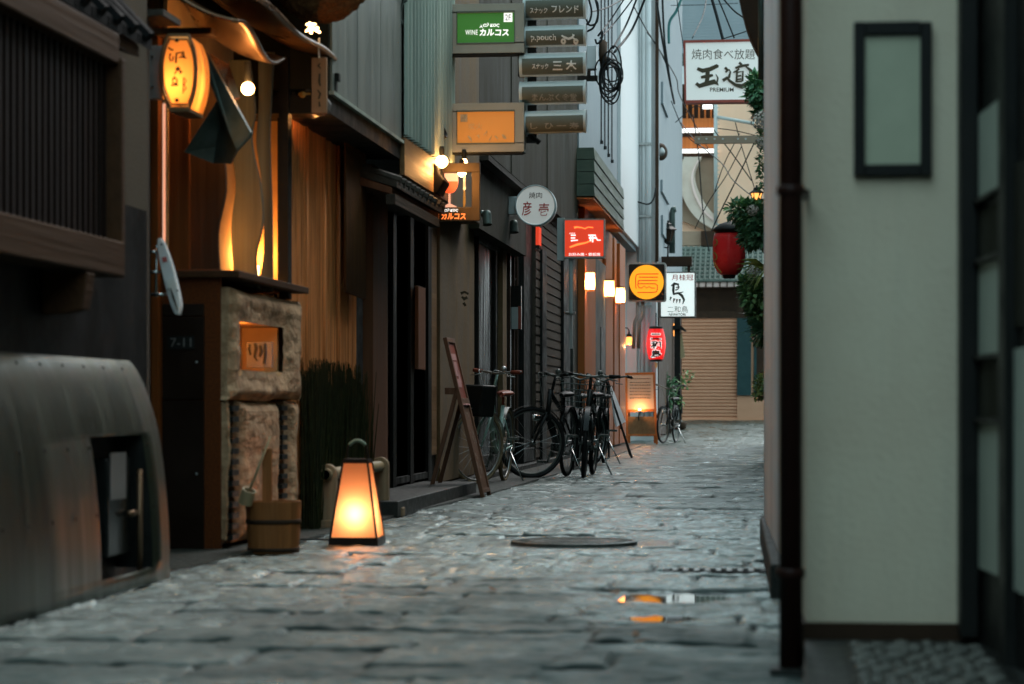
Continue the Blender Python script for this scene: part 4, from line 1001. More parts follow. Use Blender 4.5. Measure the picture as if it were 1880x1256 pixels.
# ================================================================== SIGNS AND LANTERNS
# oval glowing sign on its grey bracket
Y = 10.6
t = thing('oval_lantern_sign', 'glowing oval shop sign with black brush letters on a grey wall bracket', 'shop sign', Q(330, 205, Y))
mb = MB(); fbox(mb, 268, 84, 299, 182, Y+.02, .05); mb.build('bracket', 'bracket_grey', t, bevel=.004)
mb = MB()
for (u, v) in ((280,104),(280,160)): mb.lathe([(.006,0),(.006,.008),(0,.009)], Q(u, v, Y+.02), 8, (0,-1,0))
build_each(mb, 'bolt', 'chrome', t)
ovalL = smoothline([(309,66),(300,92),(296,125),(300,165),(313,198)], 5); ovalR = smoothline([(346,66),(356,92),(360,125),(357,165),(347,198)], 5)
ov = ovalL+ovalR[::-1]
def inset(pts, k, dv=0):
    cu = sum(p[0] for p in pts)/len(pts); cv = sum(p[1] for p in pts)/len(pts)
    return [(cu+(p[0]-cu)*k, cv+(p[1]-cv)*k+dv) for p in pts]
def shell(mb, pts, Y, th): # thin walled ring
    P0 = [Q(u, v, Y) for u, v in pts]; k = len(mb.v); nn = len(P0)
    mb.v += [tuple(p) for p in P0]+[tuple(p+Vector((0, th, 0))) for p in P0]
    for i in range(nn): j = (i+1) % nn; mb.f.append((k+i, k+j, k+nn+j, k+nn+i))
    return mb
def face(mb, pts, Y):
    k = len(mb.v); mb.v += [tuple(Q(u, v, Y)) for u, v in pts]; mb.f.append(tuple(range(k, k+len(pts)))); return mb
dep = .26
mb = MB(); face(mb, inset(ov, .90), Y-.001); mb.build('front_paper', 'oval_paper', t)
mb = MB(); shell(mb, ov, Y, dep); mb.build('side_paper', 'oval_paper', t, smooth=False)
mb = MB(); face(mb, ov, Y+dep); mb.build('back_board', 'fascia_wood', t)
mb = MB()
for k in range(4):
    yy = Y+k*dep/3.2; P0 = [Q(u, v, yy) for u, v in inset(ov, 1.02)]; mb.tube(P0, .007, 6, closed=True)
P0 = [Q(u, v, Y-.003) for u, v in inset(ov, .90)]; mb.tube(P0, .004, 6, closed=True)
mb.build('rib', 'fascia_wood', t, smooth=True)
mb = MB(); q = Q(312, 199, Y); c = Q(348, 205, Y); mb.box(q.x, c.x, Y-.01, Y+dep, c.z, q.z); mb.build('foot', 'fascia_wood', t)
mb = MB()
for (u, v) in ((325,74),(325,184)): mb.lathe([(.009,0),(.009,.006),(0,.007)], Q(u, v, Y-.003), 10, (0,-1,0))
build_each(mb, 'stud', 'black', t)
strokes(t, [[(309,87,4),(313,91,3),(318,92,4)],[(313,98,3),(311,106,3),(314,113,3)],[(318,103,2),(317,112,3)],[(324,97,3),(323,116,4)],[(324,98,3),(334,96,3),(333,103,2)],[(328,106,3),(338,104,3)],[(336,94,3),(338,106,4),(343,107,2)],
            [(322,127,4),(331,125,3)],[(327,122,3),(324,131,3),(320,136,2)],[(327,128,3),(334,133,4)],[(330,134,4),(332,135,2)],
            [(316,145,3),(324,144,3)],[(317,145,2),(317,153,3),(325,153,3)],[(325,145,3),(324,155,3)],[(314,157,3),(327,156,3)],[(320,140,3),(321,146,3)],[(337,142,2),(336,172,2)],[(338,143,2),(342,148,2),(338,155,2),(342,162,2),(338,167,2)]], Y-.004, 'letter_black', 'brush_letters')
lamp('sign_light', Q(325, 162, Y+.10), 1.06, (1,.50,.16), .035, t)

# fish shaped sign
Y = 10.9
t = thing('fish_sign', 'silver fish shaped sign on small metal brackets beside the dark cabinet', 'sign', Q(306, 578, Y))
top = smoothline([(293,436),(300,446),(310,472),(320,505),(328,540),(331,562),(328,577)], 5); bot = smoothline([(289,440),(290,462),(297,500),(307,540),(318,572),(325,579)], 5)
mb = MB(); fprism(mb, top+bot[::-1], Y, .05); mb.build('body', 'fish_body', t, bevel=.008)
mb = MB(); a1 = smoothline([(311,512),(320,510),(327,545),(328,572),(322,574),(312,545),(304,515)], 4); fprism(mb, a1, Y-.006, .006); mb.build('belly', 'fish_belly', t, bevel=.002)
mb = MB(); fprism(mb, [(297,473),(305,471),(307,480),(299,482)], Y-.005, .004); mb.build('pink_patch', 'fish_pink', t)
strokes(t, [[(313,528,1),(318,545,4),(326,570,1)],[(307,532,1),(311,531,2)],[(324,533,2),(327,534,3)]], Y-.007, 'letter_brown', 'marking')
mb = MB(); mb.lathe([(.005,0),(.004,.004),(0,.005)], Q(296.5, 449, Y), 10, (0,-1,0)); mb.build('eye', 'black', t)
mb = MB()
for v, u1 in ((463,292),(500,296),(541,309)): mb.tube([Q(266, v, Y+.03), Q(u1, v-1, Y+.03)], .008, 8)
mb.tube([Q(288, 450, Y+.03), Q(286, 545, Y+.03)], .006, 8); mb.build('bracket', 'chrome', t, smooth=True)

# cedar ball, wooden plaque and glowing strokes for a reflection, black fittings
Y = 12.3; p = Q(590, -52, Y)
t = thing('cedar_ball', 'large hanging brown cedar leaf ball at the top of the picture', 'cedar ball', p)
mb = MB(); mb.ball(p, .262, 48, 32)
mb.v = [tuple(Vector(v)+(Vector(v)-p).normalized()*random.uniform(-.007,.007)) for v in mb.v]; mb.build('ball', 'cedar', t)
mb = MB(); mb.tube([p+Vector((0,0,.25)), p+Vector((0,0,.9))], .008, 6); mb.build('rope', 'bamboo', t)
mb = MB(); mb.box(p.x-.15, p.x+.15, Y+.25, Y+.9, p.z+.3, p.z+.36); mb.build('hanger', 'black', t)
Y = 12.6
t = thing('wooden_plaque', 'vertical wooden plaque hung on a cord under the cedar ball', 'plaque', Q(586, 212, Y))
mb = MB(); fbox(mb, 572, 106, 599.5, 208, Y, .03); mb.build('board', 'plaque', t, bevel=.003)
strokes(t, [[(588,116,2),(584,121,4),(589,126,2)],[(587,135,3),(586,150,4),(588,158,3)],[(583,165,2),(588,172,4),(585,182,3)],[(586,186,2),(587,196,4)]], Y, 'letter_brown', 'brush_letters')
mb = MB(); mb.tube([Q(586, 108, Y+.01), Q(585, 90, Y+.01), Q(586, 70, Y+.01)], .005, 6); mb.build('cord', 'fish_belly', t)
mb = MB(); fprism(mb, [(600,180),(606,190),(603,202),(590,212),(578,210),(577,207),(600,206)], Y+.03, .05); mb.build('bell', 'bracket_grey', t, bevel=.004)
t = thing('reflection_strokes', 'small glowing white strokes painted for a reflection under the cedar ball', 'lettering', Q(575, 60, Y-.1))
strokes(t, [[(562,46,3),(570,42,5),(580,45,3)],[(572,42,3),(567,54,5),(561,58,2)],[(572,48,4),(578,54,5),(588,60,4)],[(572,52,4),(571,62,5)],[(580,50,3),(585,52,3)]], Y-.1, 'bulb_soft', 'reflection_stroke')  # glowing strokes drawn for a strip of reflected light, not a lamp
t = thing('utility_box', 'black meter box with brass pipe fittings behind the wooden plaque', 'meter box', Q(535, 200, 13.0))
mb = MB(); fbox(mb, 504, 96, 546, 192, 13.0, .12); fbox(mb, 546, 100, 610, 196, 13.06, .1); mb.build('box', 'black', t, bevel=.006)
mb = MB(); mb.tube([Q(548, 174, 12.95), Q(570, 174, 12.95)], .012, 8); mb.ball(Q(556, 174, 12.94), .02, 10, 6); mb.build('valve', 'gold', t, smooth=True)
mb = MB(); mb.tube([Q(566, 132, 12.96), Q(566, 168, 12.96)], .018, 8); mb.tube([Q(560, 150, 12.96), Q(545, 150, 12.96)], .010, 8); mb.build('pipe', 'bracket_grey', t, smooth=True)
t = thing('lit_strip', 'thin orange lit vertical strip beside the flat metal cladding', 'light strip', Q(611, 135, 13.05))
mb = MB(); fbox(mb, 609.5, 44, 613, 134, 13.05, .02); mb.build('tube', 'pink_tube', t)
mb = MB(); fbox(mb, 606, 134, 622, 148, 13.03, .06); fbox(mb, 608, 148, 616, 166, 13.03, .06); mb.build('holder', 'black', t, bevel=.003)

t = thing('downlight', 'small hooded lamp throwing orange light down the reed screen', 'lamp', Q(540, 190, 13.15))
p = Q(541, 193, 13.15); mb = MB(); mb.lathe([(.03,.07),(.045,.05),(.05,-.02),(.046,-.02),(.03,.05)], p, 16); mb.build('hood', 'black', t, smooth=True); mb = MB(); mb.ball(p+Vector((0,0,.0)), .026, 12, 8); mb.build('bulb', 'bulb_soft', t, smooth=True)
lamp('downlight_light', p+Vector((.12,.0,-.05)), 5.9, (1,.42,.12), .03, t)
# iron hooks
for (pts, lab, Yk) in (([(655,217),(661,224),(665,240),(672,252),(682,259),(690,256),(692,248),(687,246)], 'curled iron hook on the dark wall above the reed blind', 14.6),
                       ([(748,0),(740,6),(737,18),(736,34),(738,42),(733,46),(728,40)], 'curled iron bracket on the corner of the brown corrugated cladding', 15.4)):
    mb = MB(); mb.tube([Q(u, v, Yk) for u, v in smoothline(pts, 5)], .008, 8); o = mb.build('iron_hook', 'iron', None, smooth=True); tag(o, lab, 'hook')

# spot lamps
def spot(name, lab, u, v, Yk, r, l, dirv, mount, mat='black'):
    p = Q(u, v, Yk); d = Vector(dirv).normalized(); t = thing(name, lab, 'spotlight', p, 'spotlights on the house fronts')
    mb = MB(); mb.lathe([(r*.55,-l*.5),(r*.85,-l*.45),(r,-l*.2),(r,l*.45),(r*1.05,l*.5),(r*.9,l*.5),(r*.8,l*.3),(0,l*.3)], p, 18, d); mb.build('housing', mat, t, smooth=True)
    q = Q(mount[0], mount[1], Yk+.05); mb = MB(); mb.tube([p, (p+q)/2+Vector((0,0,-.02)), q], r*.3, 8); mb.build('arm', 'black', t, smooth=True)
    mb = MB(); mb.lathe([(r*.7,-.02),(r*.7,.02)], q, 14, (1,0,0)); mb.build('mount', mat, t, smooth=True)
spot('spotlight', 'black cylindrical spotlight on the corrugated cladding above the fascia', 803, 248, 17.2, .045, .12, (.6,-.1,.25), (776, 243))
spot('spotlight', 'grey spotlight pointing down between the wine sign and the round sign', 894, 400, 21.0, .04, .13, (.1,-.2,-1), (884, 392), 'patina')
spot('spotlight', 'grey spotlight pointing down below the round white sign', 943, 416, 24.2, .045, .13, (.1,-.2,-1), (930, 412), 'patina')
# bare bulbs near the wine sign
for (u, v, Yk, r, lab) in ((811,297,16.9,.055,'glowing bulb tucked under the wooden fascia behind the wine sign'), (852,297,17.6,.028,'bulb shining just above the wine sign frame'), (848,317,17.55,.04,'bulb shining beside the knife cut out of the wine sign')):
    p = Q(u, v, Yk); t = thing('glowing_bulb', lab, 'lamp', p, 'bulbs around the wine sign')
    mb = MB(); mb.ball(p, r*.8, 14, 8); mb.build('bulb', 'bulb', t, smooth=True)
    mb = MB(); mb.lathe([(.018,0),(.02,.05),(.014,.07)], p+Vector((0,0,r*.7)), 10); mb.build('socket', 'black', t)
lamp('fascia_light', Q(811, 303, 16.8)+Vector((.02,-.05,-.04)), 5.0, (1,.46,.14), .05)
lamp('wine_light', Q(848, 317, 17.35), 0.83, (1,.5,.18), .03)

# ---- stacked box signs with five tube signs on one post
Y = 17.6
t = thing('green_wine_sign', 'grey framed box sign with a lit green face reading wine', 'shop sign', Q(894, 98, Y))
def boxsign(t, u0, v0, u1, v1, iu0, iv0, iu1, iv1, facem):
    mb = MB(); fbox(mb, u0, v0, u1, iv0, Y, .16); fbox(mb, u0, iv1, u1, v1, Y, .16); fbox(mb, u0, iv0, iu0, iv1, Y, .16); fbox(mb, iu1, iv0, u1, iv1, Y, .16); mb.build('frame', 'sign_grey', t)
    mb = MB(); fbox(mb, iu0, iv0, iu1, iv1, Y+.018, .1); mb.build('face', facem, t)
    mb = MB(); fbox(mb, iu0-1.2, iv0-1.2, iu1+1.2, iv0, Y-.003, .02); fbox(mb, iu0-1.2, iv1, iu1+1.2, iv1+1.2, Y-.003, .02); fbox(mb, iu0-1.2, iv0, iu0, iv1, Y-.003, .02); fbox(mb, iu1, iv0, iu1+1.2, iv1, Y-.003, .02); mb.build('bead', 'tube_face', t)
    mb = MB(); fbox(mb, u0+2, v1, u1-3, v1+3, Y+.01, .14); mb.build('underside', 'black', t)
boxsign(t, 825, 8, 962, 96, 839, 22, 944, 79, 'sign_face_green')
mb = MB(); fbox(mb, 925, 24, 940.5, 40, Y+.012, .005); mb.build('floor_tile', 'letter_white', t); letter(t, '2F', 927.5, 26.5, 938, 37.5, Y+.011, 'letter_black')
letter(t, 'χαλκος', 880, 42, 917, 51, Y+.016, 'letter_white', bold=.03, shear=.15)
letter(t, 'WINE', 854.5, 55, 877, 64, Y+.016, 'letter_white', ls=1.08)
letter(t, 'カルコス', 880, 53, 934, 66, Y+.016, 'letter_white', bold=.035, shear=.1)
t = thing('amber_box_sign', 'grey framed box sign with a faded amber face below the green one', 'shop sign', Q(894, 280, Y))
boxsign(t, 825, 190, 962, 278, 839, 204, 944, 263, 'sign_face_amber')
mb = MB(); fbox(mb, 845, 210, 858, 224, Y+.012, .005); mb.build('floor_tile', 'letter_amber_faded', t); letter(t, '1F', 847.5, 212, 855.5, 222, Y+.011, 'sign_grey')
letter(t, '炭火', 859, 226, 886, 238, Y+.016, 'letter_amber_faded', bold=-.01)
for ln_ in ([[(859,249,1),(863,254,5),(866,260,1)],[(875,250,1),(878,248,4),(880,254,1)],[(888,249,1),(894,241,3),(893,250,1)],[(897,258,1),(902,250,4),(899,259,1)],[(908,249,1),(911,252,3),(914,255,1)],[(922,247,2),(926,252,6),(929,255,2)]]): strokes(t, [ln_], Y+.014, 'letter_amber_faded', 'faded_letter')
t2 = thing('sign_post', 'dark post and pale standoff carrying the stack of box and tube signs', 'sign post', Q(962, 260, Y+.2))
mb = MB(); fbox(mb, 966, -80, 985, 262, Y+.22, .05); fbox(mb, 951, 100, 962, 140, Y+.1, .1); mb.build('post', 'black', t2)
mb = MB(); fbox(mb, 963, -80, 967, 250, Y+.14, .05)
for v in (60, 235): fbox(mb, 815, v, 826, v+26, Y+.05, .08)
fbox(mb, 816, 30, 823, 270, Y+.08, .05); mb.build('standoff', 'tube_metal', t2)
mb = MB(); mb.tube([Q(970,245,Y+.2), Q(990,262,Y+.25)], .02, 8); mb.build('brace', 'black', t2)
tubes = [(-10,36,'スナック',(972,13,1004,23),'フレンド',(1012,9,1062,22),'letter_pale'), (47,86,'p.pouch',(974,62,1020,76),None,None,'letter_pale'), (97,140,'スナック',(976,116,1006,126),'三 木',(1014,110,1058,129),'letter_pale'),
         (149,192,'まんぷく食堂',(976,171,1058,184),None,None,'letter_faded'), (203,245,'し  ひ 一 寿',(973,224,1062,236),None,None,'letter_faded')]
labs = ['uppermost tube sign with white katakana, cut off by the top edge', 'tube sign with a rounded English word and a scooter drawing', 'tube sign with two large white kanji in the middle of the stack', 'tube sign with faint worn out lettering, fourth in the stack', 'blank looking tube sign at the bottom with almost vanished lettering']
for k, (v0, v1, s1_, r1, s2_, r2, lm) in enumerate(tubes):
    r = (Q(1000,v0,Y).z-Q(1000,v1,Y).z)/2; pa = Q(956 if k in (2,3) else 963, (v0+v1)/2+1.5, Y+.02+r); pb = Q(1076, (v0+v1)/2-1.5, Y+.02+r)
    ax = (pb-pa); ln = ax.length
    t = thing('tube_sign', labs[k], 'shop sign', pa, 'tube signs on the stacked sign post')
    mb = MB(); k0 = 24
    def arc(rr, a0, a1, xa, xb, nn=20):
        mb_ = MB(); ks = []
        for i in range(nn+1):
            an = R(a0+(a1-a0)*i/nn)
            for x in (xa, xb): q = pa+ax*x; mb_.v.append((q.x, q.y-rr*math.cos(an), q.z+rr*math.sin(an)))
        for i in range(nn): mb_.f.append((2*i, 2*i+1, 2*i+3, 2*i+2))
        return mb_
    mb = arc(r, -180, 180, .0, 1., 36); mb.f.append(tuple(range(0, 72, 2))); mb.f.append(tuple(range(1, 73, 2))[::-1]); mb.build('casing', 'tube_metal', t, smooth=False)
    mb = arc(r*1.012, -64, 26, .035, .965); mb.build('face', 'tube_face', t, smooth=True)  # face stops low so pale casing shows as the sky-reflecting top
    mb = arc(r*1.03, -180, 180, -.01, .022, 36); mb2 = arc(r*1.03, -180, 180, .975, 1.005, 36); mb.add(mb2.v, mb2.f); build_each(mb, 'end_band', 'tube_metal', t, smooth=True)
    def fn(p, pa=pa, ax=ax, r=r):
        f = (p.x-pa.x)/ax.x; zc = pa.z+ax.z*f; d = clampv((p.z-zc)/(r*1.012), -.99, .99)
        return Vector((p.x, pa.y-r*1.02*math.sqrt(1-d*d)-.001, p.z))
    letter(t, s1_, *r1, Y, lm, fn=fn, bold=.012, wob=.3)
    if s2_: letter(t, s2_, *r2, Y, lm, fn=fn, bold=.02, wob=.3)
    if k == 1:
        lines = [[(1029,62,2.5),(1036,66,4),(1042,68,4),(1048,66,4),(1052,61,3.5),(1049,60,2.5)],[(1050,66,2.5),(1055,70,3),(1058,72,2)]]
        for cx in (1032, 1055): lines.append([(cx+3.2*math.cos(a*.5), 72+3.2*math.sin(a*.5), 3.4) for a in range(14)])
        strokes(t, lines, Y-.06, lm, 'scooter_drawing', fn=fn)

# ---- wine glass sign: bronze frame with cut-outs
Y = 17.3
t = thing('wine_glass_sign', 'bronze sign frame with an orange wine glass, knife and lettering', 'shop sign', Q(822, 404, Y))
bron = pmat('bronze', (.085,.055,.025), (.12,.08,.038), .4, 4, metal=.3); M['bronze'] = bron
mb = MB(); u0, v0, u1, v1 = 763, 300, 881, 405; i0, j0, i1, j1 = 782, 316, 866, 381
fbox(mb, u0, v0, u1, j0, Y, .05); fbox(mb, u0, j1, u1, v1, Y, .05); fbox(mb, u0, j0, i0, j1, Y, .05); fbox(mb, i1, j0, u1, j1, Y, .05); mb.build('frame', 'bronze', t, bevel=.004)
mb = MB(); cx = 825
gl = smoothline([(812,318),(809,328),(810,342),(816,352),(823,355)], 5); gr = [(2*cx-u, v) for u, v in gl]
fprism(mb, gl+gr[::-1], Y+.01, .012); mb.build('glass_bowl', emat('rose_lit', (1.,.45,.30), 0.366), t)
mb = MB(); w1 = smoothline([(809.5,333),(810,342),(816,352),(823,355)], 5); w2 = [(2*cx-u, v) for u, v in w1]; fprism(mb, w1+w2[::-1], Y+.004, .012); mb.build('wine', emat('wine_lit', (.75,.07,.015), 0.549), t)
mb = MB(); fprism(mb, [(823.4,354),(826.6,354),(826.8,374),(838,379),(838,381),(812,381),(812,379),(823.2,374)], Y+.01, .012); mb.build('glass_stem', 'rose_lit', t)
mb = MB(); fprism(mb, [(850.5,318),(854.5,322),(855,348),(850.5,350)], Y+.012, .01); mb.build('knife_blade', 'steel_dull', t)
mb = MB(); fprism(mb, [(851,350),(854,350),(855,372),(853.5,380),(850.5,380),(850,372)], Y+.010, .012); fprism(mb, [(794,362),(797,364),(798,376),(796,381),(792,381),(790.5,376),(791.5,364)], Y+.01, .012); mb.build('handle', 'gold', t)
letter(t, 'χαλκος', 810, 382.5, 841, 390, Y, 'letter_white', bold=.03, shear=.15)
letter(t, 'WINE', 786, 393, 806, 401, Y, 'sign_orange_streak', bold=.01)
letter(t, 'カルコス', 810, 391, 855, 403, Y, 'sign_orange_streak', bold=.035, shear=.1)

# ---- round white sign
Y = 24.0; p = Q(983, 377, Y); r = 37*24.0/FPX
t = thing('round_sign', 'round white sign with red and dark kanji on a pale bracket', 'shop sign', p-Vector((0,0,r)))
mb = MB(); mb.lathe([(0,.0),(r*.93,.0),(r*.95,-.004),(r,.0),(r,.15),(0,.15)], p, 48, (0,1,0)); mb.build('drum', 'sign_white_lit', t, smooth=False)
mb = MB(); mb.lathe([(r*.955,.002),(r*.965,-.012),(r*1.015,-.012),(r*1.015,.155),(r*.99,.155)], p, 48, (0,1,0)); mb.build('rim', 'tube_metal', t, smooth=True)
mb = MB(); fbox(mb, 920, 361, 949, 393, Y+.03, .09); mb.build('bracket', 'tube_metal', t, bevel=.004)
letter(t, '焼肉', 971, 353, 995, 364, Y-.004, 'letter_black', bold=.0, wob=.3)
letter(t, '彦', 958, 370, 976, 396, Y-.004, 'letter_red', bold=.008, shear=.1); letter(t, '壱', 989, 373, 1008, 396, Y-.004, 'letter_red', bold=.008, shear=.1)
# ---- red lit sign
Y = 29.0
t = thing('red_lit_sign', 'square red backlit sign with pale lettering on a wall post', 'shop sign', Q(1072, 473, Y))
mb = MB(); fbox(mb, 1037, 404, 1108, 471, Y, .1); mb.build('face', 'sign_red_lit', t)
mb = MB(); fbox(mb, 1035, 402, 1110, 404, Y-.01, .14); fbox(mb, 1035, 471, 1110, 474, Y-.01, .14); fbox(mb, 1035, 404, 1037, 471, Y-.01, .14); fbox(mb, 1108, 404, 1110, 471, Y-.01, .14); mb.build('frame', 'sign_grey', t)
strokes(t, [[(1054,418,4),(1060,417,3),(1068,418,2),(1074,420,2),(1080,417,2),(1089,418,2)]], Y, 'sign_orange_streak', 'wave_mark')
strokes(t, [[(1046,454,3),(1060,449,4),(1075,446,3),(1090,440,2)]], Y, 'sign_orange_streak', 'streak')
strokes(t, [[(1048,432,2.5),(1057,432,2.5)],[(1048,437,2.5),(1056,437,2.5)],[(1048,442,3),(1061,441,2)],[(1080,432,2.5),(1094,432,2.5)],[(1081,437,3),(1094,437,3)],[(1084,431,2.5),(1084,443,2.5)],[(1088,431,3),(1088,445,3)],[(1093,434,2),(1097,441,3),(1103,441,2)]], Y, 'letter_white', 'brush_letters')
letter(t, 'お好み焼・鉄板焼', 1044, 464, 1102, 470, Y, 'letter_white', bold=.01); letter(t, '京都名', 1045, 427, 1056, 430, Y, 'letter_white')
mb = MB(); a = Q(1048, 475, Y+.05); mb.tube([a, Q(1048, 575, Y+.05)], .025, 8); mb.tube([Q(1048,575,Y+.05), Q(1040,575,Y+.3)], .02, 8); fbox(mb, 1023, 400, 1036, 478, Y+.02, .1); mb.build('post', 'frosted_grey', t, smooth=False)
t = thing('small_red_sign', 'narrow vertical orange red sign below the round sign', 'sign', Q(986, 450, 26.8))
mb = MB(); fbox(mb, 983.5, 416, 989, 450, 26.8, .3); mb.build('panel', 'sign_red_lit', t); mb = MB(); fbox(mb, 983, 450, 990, 455, 26.8, .3); fbox(mb, 983.5, 413, 989, 416, 26.8, .3); build_each(mb, 'holder', 'black', t)
# ---- yellow disc sign
Y = 41.5
t = thing('yellow_disc_sign', 'square black sign with a lit yellow disc and red line drawing', 'shop sign', Q(1187, 553, Y))
def rrect(u0, v0, u1, v1, r, n_=4):
    out = []
    for cx, cy, a0 in ((u1-r, v0+r, -90), (u1-r, v1-r, 0), (u0+r, v1-r, 90), (u0+r, v0+r, 180)):
        for i in range(n_+1): a = R(a0+90*i/n_); out.append((cx+r*math.cos(a), cy+r*math.sin(a)))
    return out
mb = MB(); fprism(mb, rrect(1151.5, 482, 1223, 554, 5), Y, .18); mb.build('case', 'sign_white', t)
mb = MB(); fprism(mb, rrect(1154.5, 485, 1220, 551, 3), Y-.012, .01); mb.build('face', 'letter_black', t)
p = Q(1187, 518, Y-.02); mb = MB(); mb.lathe([(0,0),(31.5*Y/FPX,0),(31.5*Y/FPX,.006)], p, 40, (0,1,0)); mb.build('disc', 'sign_yellow_lit', t)
strokes(t, [[(1209,503,2),(1175,503,2),(1169,504,2),(1167,509,2),(1167,525,2),(1168,530,2)],[(1208,509,2),(1173,509,2)],[(1207,515,2),(1172,515,2)],[(1172,515,2),(1171,524,2),(1173,527,2)],[(1172,528,2),(1178,529,2),(1183,525,1.5),(1187,529,2),(1192,526,1.5),(1196,529,2),(1203,529,1.5)],[(1172,521,2),(1203,521,2),(1207,524,2),(1207,531,2),(1205,536,2),(1199,537,2),(1170,537,2)]], Y-.022, 'letter_rust', 'line_drawing')
mb = MB()
for u in (1171, 1180): mb.tube([Q(u, 554, Y+.1), Q(u, 580, Y+.1), Q(u-6, 592, Y+.12), Q(u-8, 640, Y+.16)], .03, 8)
mb.build('support', 'sign_white', t, smooth=True)
# ---- white bird sign
Y = 47.0
t = thing('white_bird_sign', 'white backlit sign with a black brush drawn bird and red kanji', 'shop sign', Q(1244, 583, Y))
mb = MB(); fbox(mb, 1213.5, 501, 1275, 581, Y, .2); mb.build('face', 'niwa_face', t)
mb = MB(); fbox(mb, 1212, 499.5, 1277, 501, Y-.01, .25); fbox(mb, 1212, 581, 1277, 583, Y-.01, .25); fbox(mb, 1275, 501, 1277, 581, Y-.01, .25); fbox(mb, 1211.5, 501, 1213.5, 581, Y-.01, .25); mb.build('frame', 'letter_black', t)
letter(t, '月桂冠', 1233, 504, 1273, 515, Y, 'letter_red', bold=.01)
strokes(t, [[(1232,525,2),(1238,521,5),(1245,522,4),(1246,530,2),(1240,533,3)],[(1237,522,4),(1236,533,5),(1237,540,5),(1245,538,4),(1252,543,5),(1256,551,4),(1253,559,1)],[(1241,528,2),(1248,527,2)],[(1232,545,4),(1230,552,1)],[(1238,548,4),(1236,556,1)],[(1243,549,4),(1242,557,1)],[(1248,549,4),(1248,557,1)],[(1247,538,3),(1255,536,1)]], Y, 'letter_black', 'bird_brush_mark')
letter(t, '二和鳥', 1225, 562, 1263, 574, Y, 'letter_black', bold=.0, wob=.3); letter(t, 'NIWATORI', 1228, 575, 1259, 580, Y, 'letter_black', bold=.02)
mb = MB(); fbox(mb, 1214, 471, 1270, 488, Y+.05, .3); fbox(mb, 1262, 488, 1267, 500, Y+.1, .1); fbox(mb, 1218, 488, 1222, 500, Y+.1, .1); mb.build('hood', 'brown_dark', t)
# ---- big barbecue restaurant sign on the right
Y = 40.0
t = thing('barbecue_sign', 'big white sign with a red frame and heavy brown brush kanji', 'shop sign', Q(1330, 187, Y))
mb = MB(); fprism(mb, [(1258,78),(1425,75),(1425,183),(1260,185)], Y, .2); mb.build('face', 'sign_white_lit', t)
mb = MB(); fprism(mb, [(1254.5,74),(1425,71),(1425,75),(1258,78.5)], Y-.02, .26); fprism(mb, [(1259,184),(1425,182),(1425,187),(1258,189)], Y-.02, .26); fprism(mb, [(1254.5,74),(1258.5,78.4),(1260,184.2),(1257,189)], Y-.02, .26); mb.build('frame', 'red_frame', t)
letter(t, '焼肉食べ放題', 1270, 90, 1386, 109, Y, 'letter_brown', ls=1.0, bold=-.004)
strokes(t, [[(1280,126,6),(1290,130,8),(1304,127,8),(1317,121,7),(1318,119,4)],[(1299,129,8),(1299,142,8),(1297,153,7)],[(1287,142,5),(1300,140,7),(1309,138,4)],[(1278,153,6),(1284,158,8),(1296,154,9),(1312,150,9),(1318,154,7),(1316,148,2)],[(1314,136,1),(1318,143,3),(1317,150,3)],
           [(1331,124,5),(1336,129,6),(1332,133,3)],[(1327,148,6),(1335,143,6),(1339,148,5),(1350,156,6),(1362,159,9),(1374,153,9),(1381,143,5)],[(1338,143,5),(1341,132,3),(1338,127,2)],[(1357,115,5),(1362,119,4)],[(1350,125,4),(1362,121,5),(1375,119,4)],[(1357,126,3),(1352,131,4),(1346,133,2)],[(1353,133,3.5),(1352,151,4)],[(1353,133,3),(1364,131,3.5),(1363,149,4)],[(1354,140,3),(1361,139,3)],[(1354,146,3),(1361,145,3)],[(1368,121,2),(1378,129,6),(1383,139,8),(1379,148,3)],[(1352,150,3),(1363,149,3)]], Y, 'letter_brown', 'brush_kanji')
letter(t, 'PREMIUM', 1303.5, 161, 1347, 168.5, Y, 'letter_brown', bold=.01)
mb = MB(); mb.tube([Q(1420, 60, Y+.1), Q(1420, 200, Y+.1)], .04, 8); fbox(mb, 1275, 250, 1425, 262, Y+.4, .1); mb.build('bracket', 'tan_dark', t)
mb = MB()
for u in (1283, 1297, 1312, 1327, 1355, 1369): mb.lathe([(.018,0),(.018,.006)], Q(u, 255, Y+.395), 8, (0,-1,0))
mb.build('bolt_hole', 'sign_white', t)

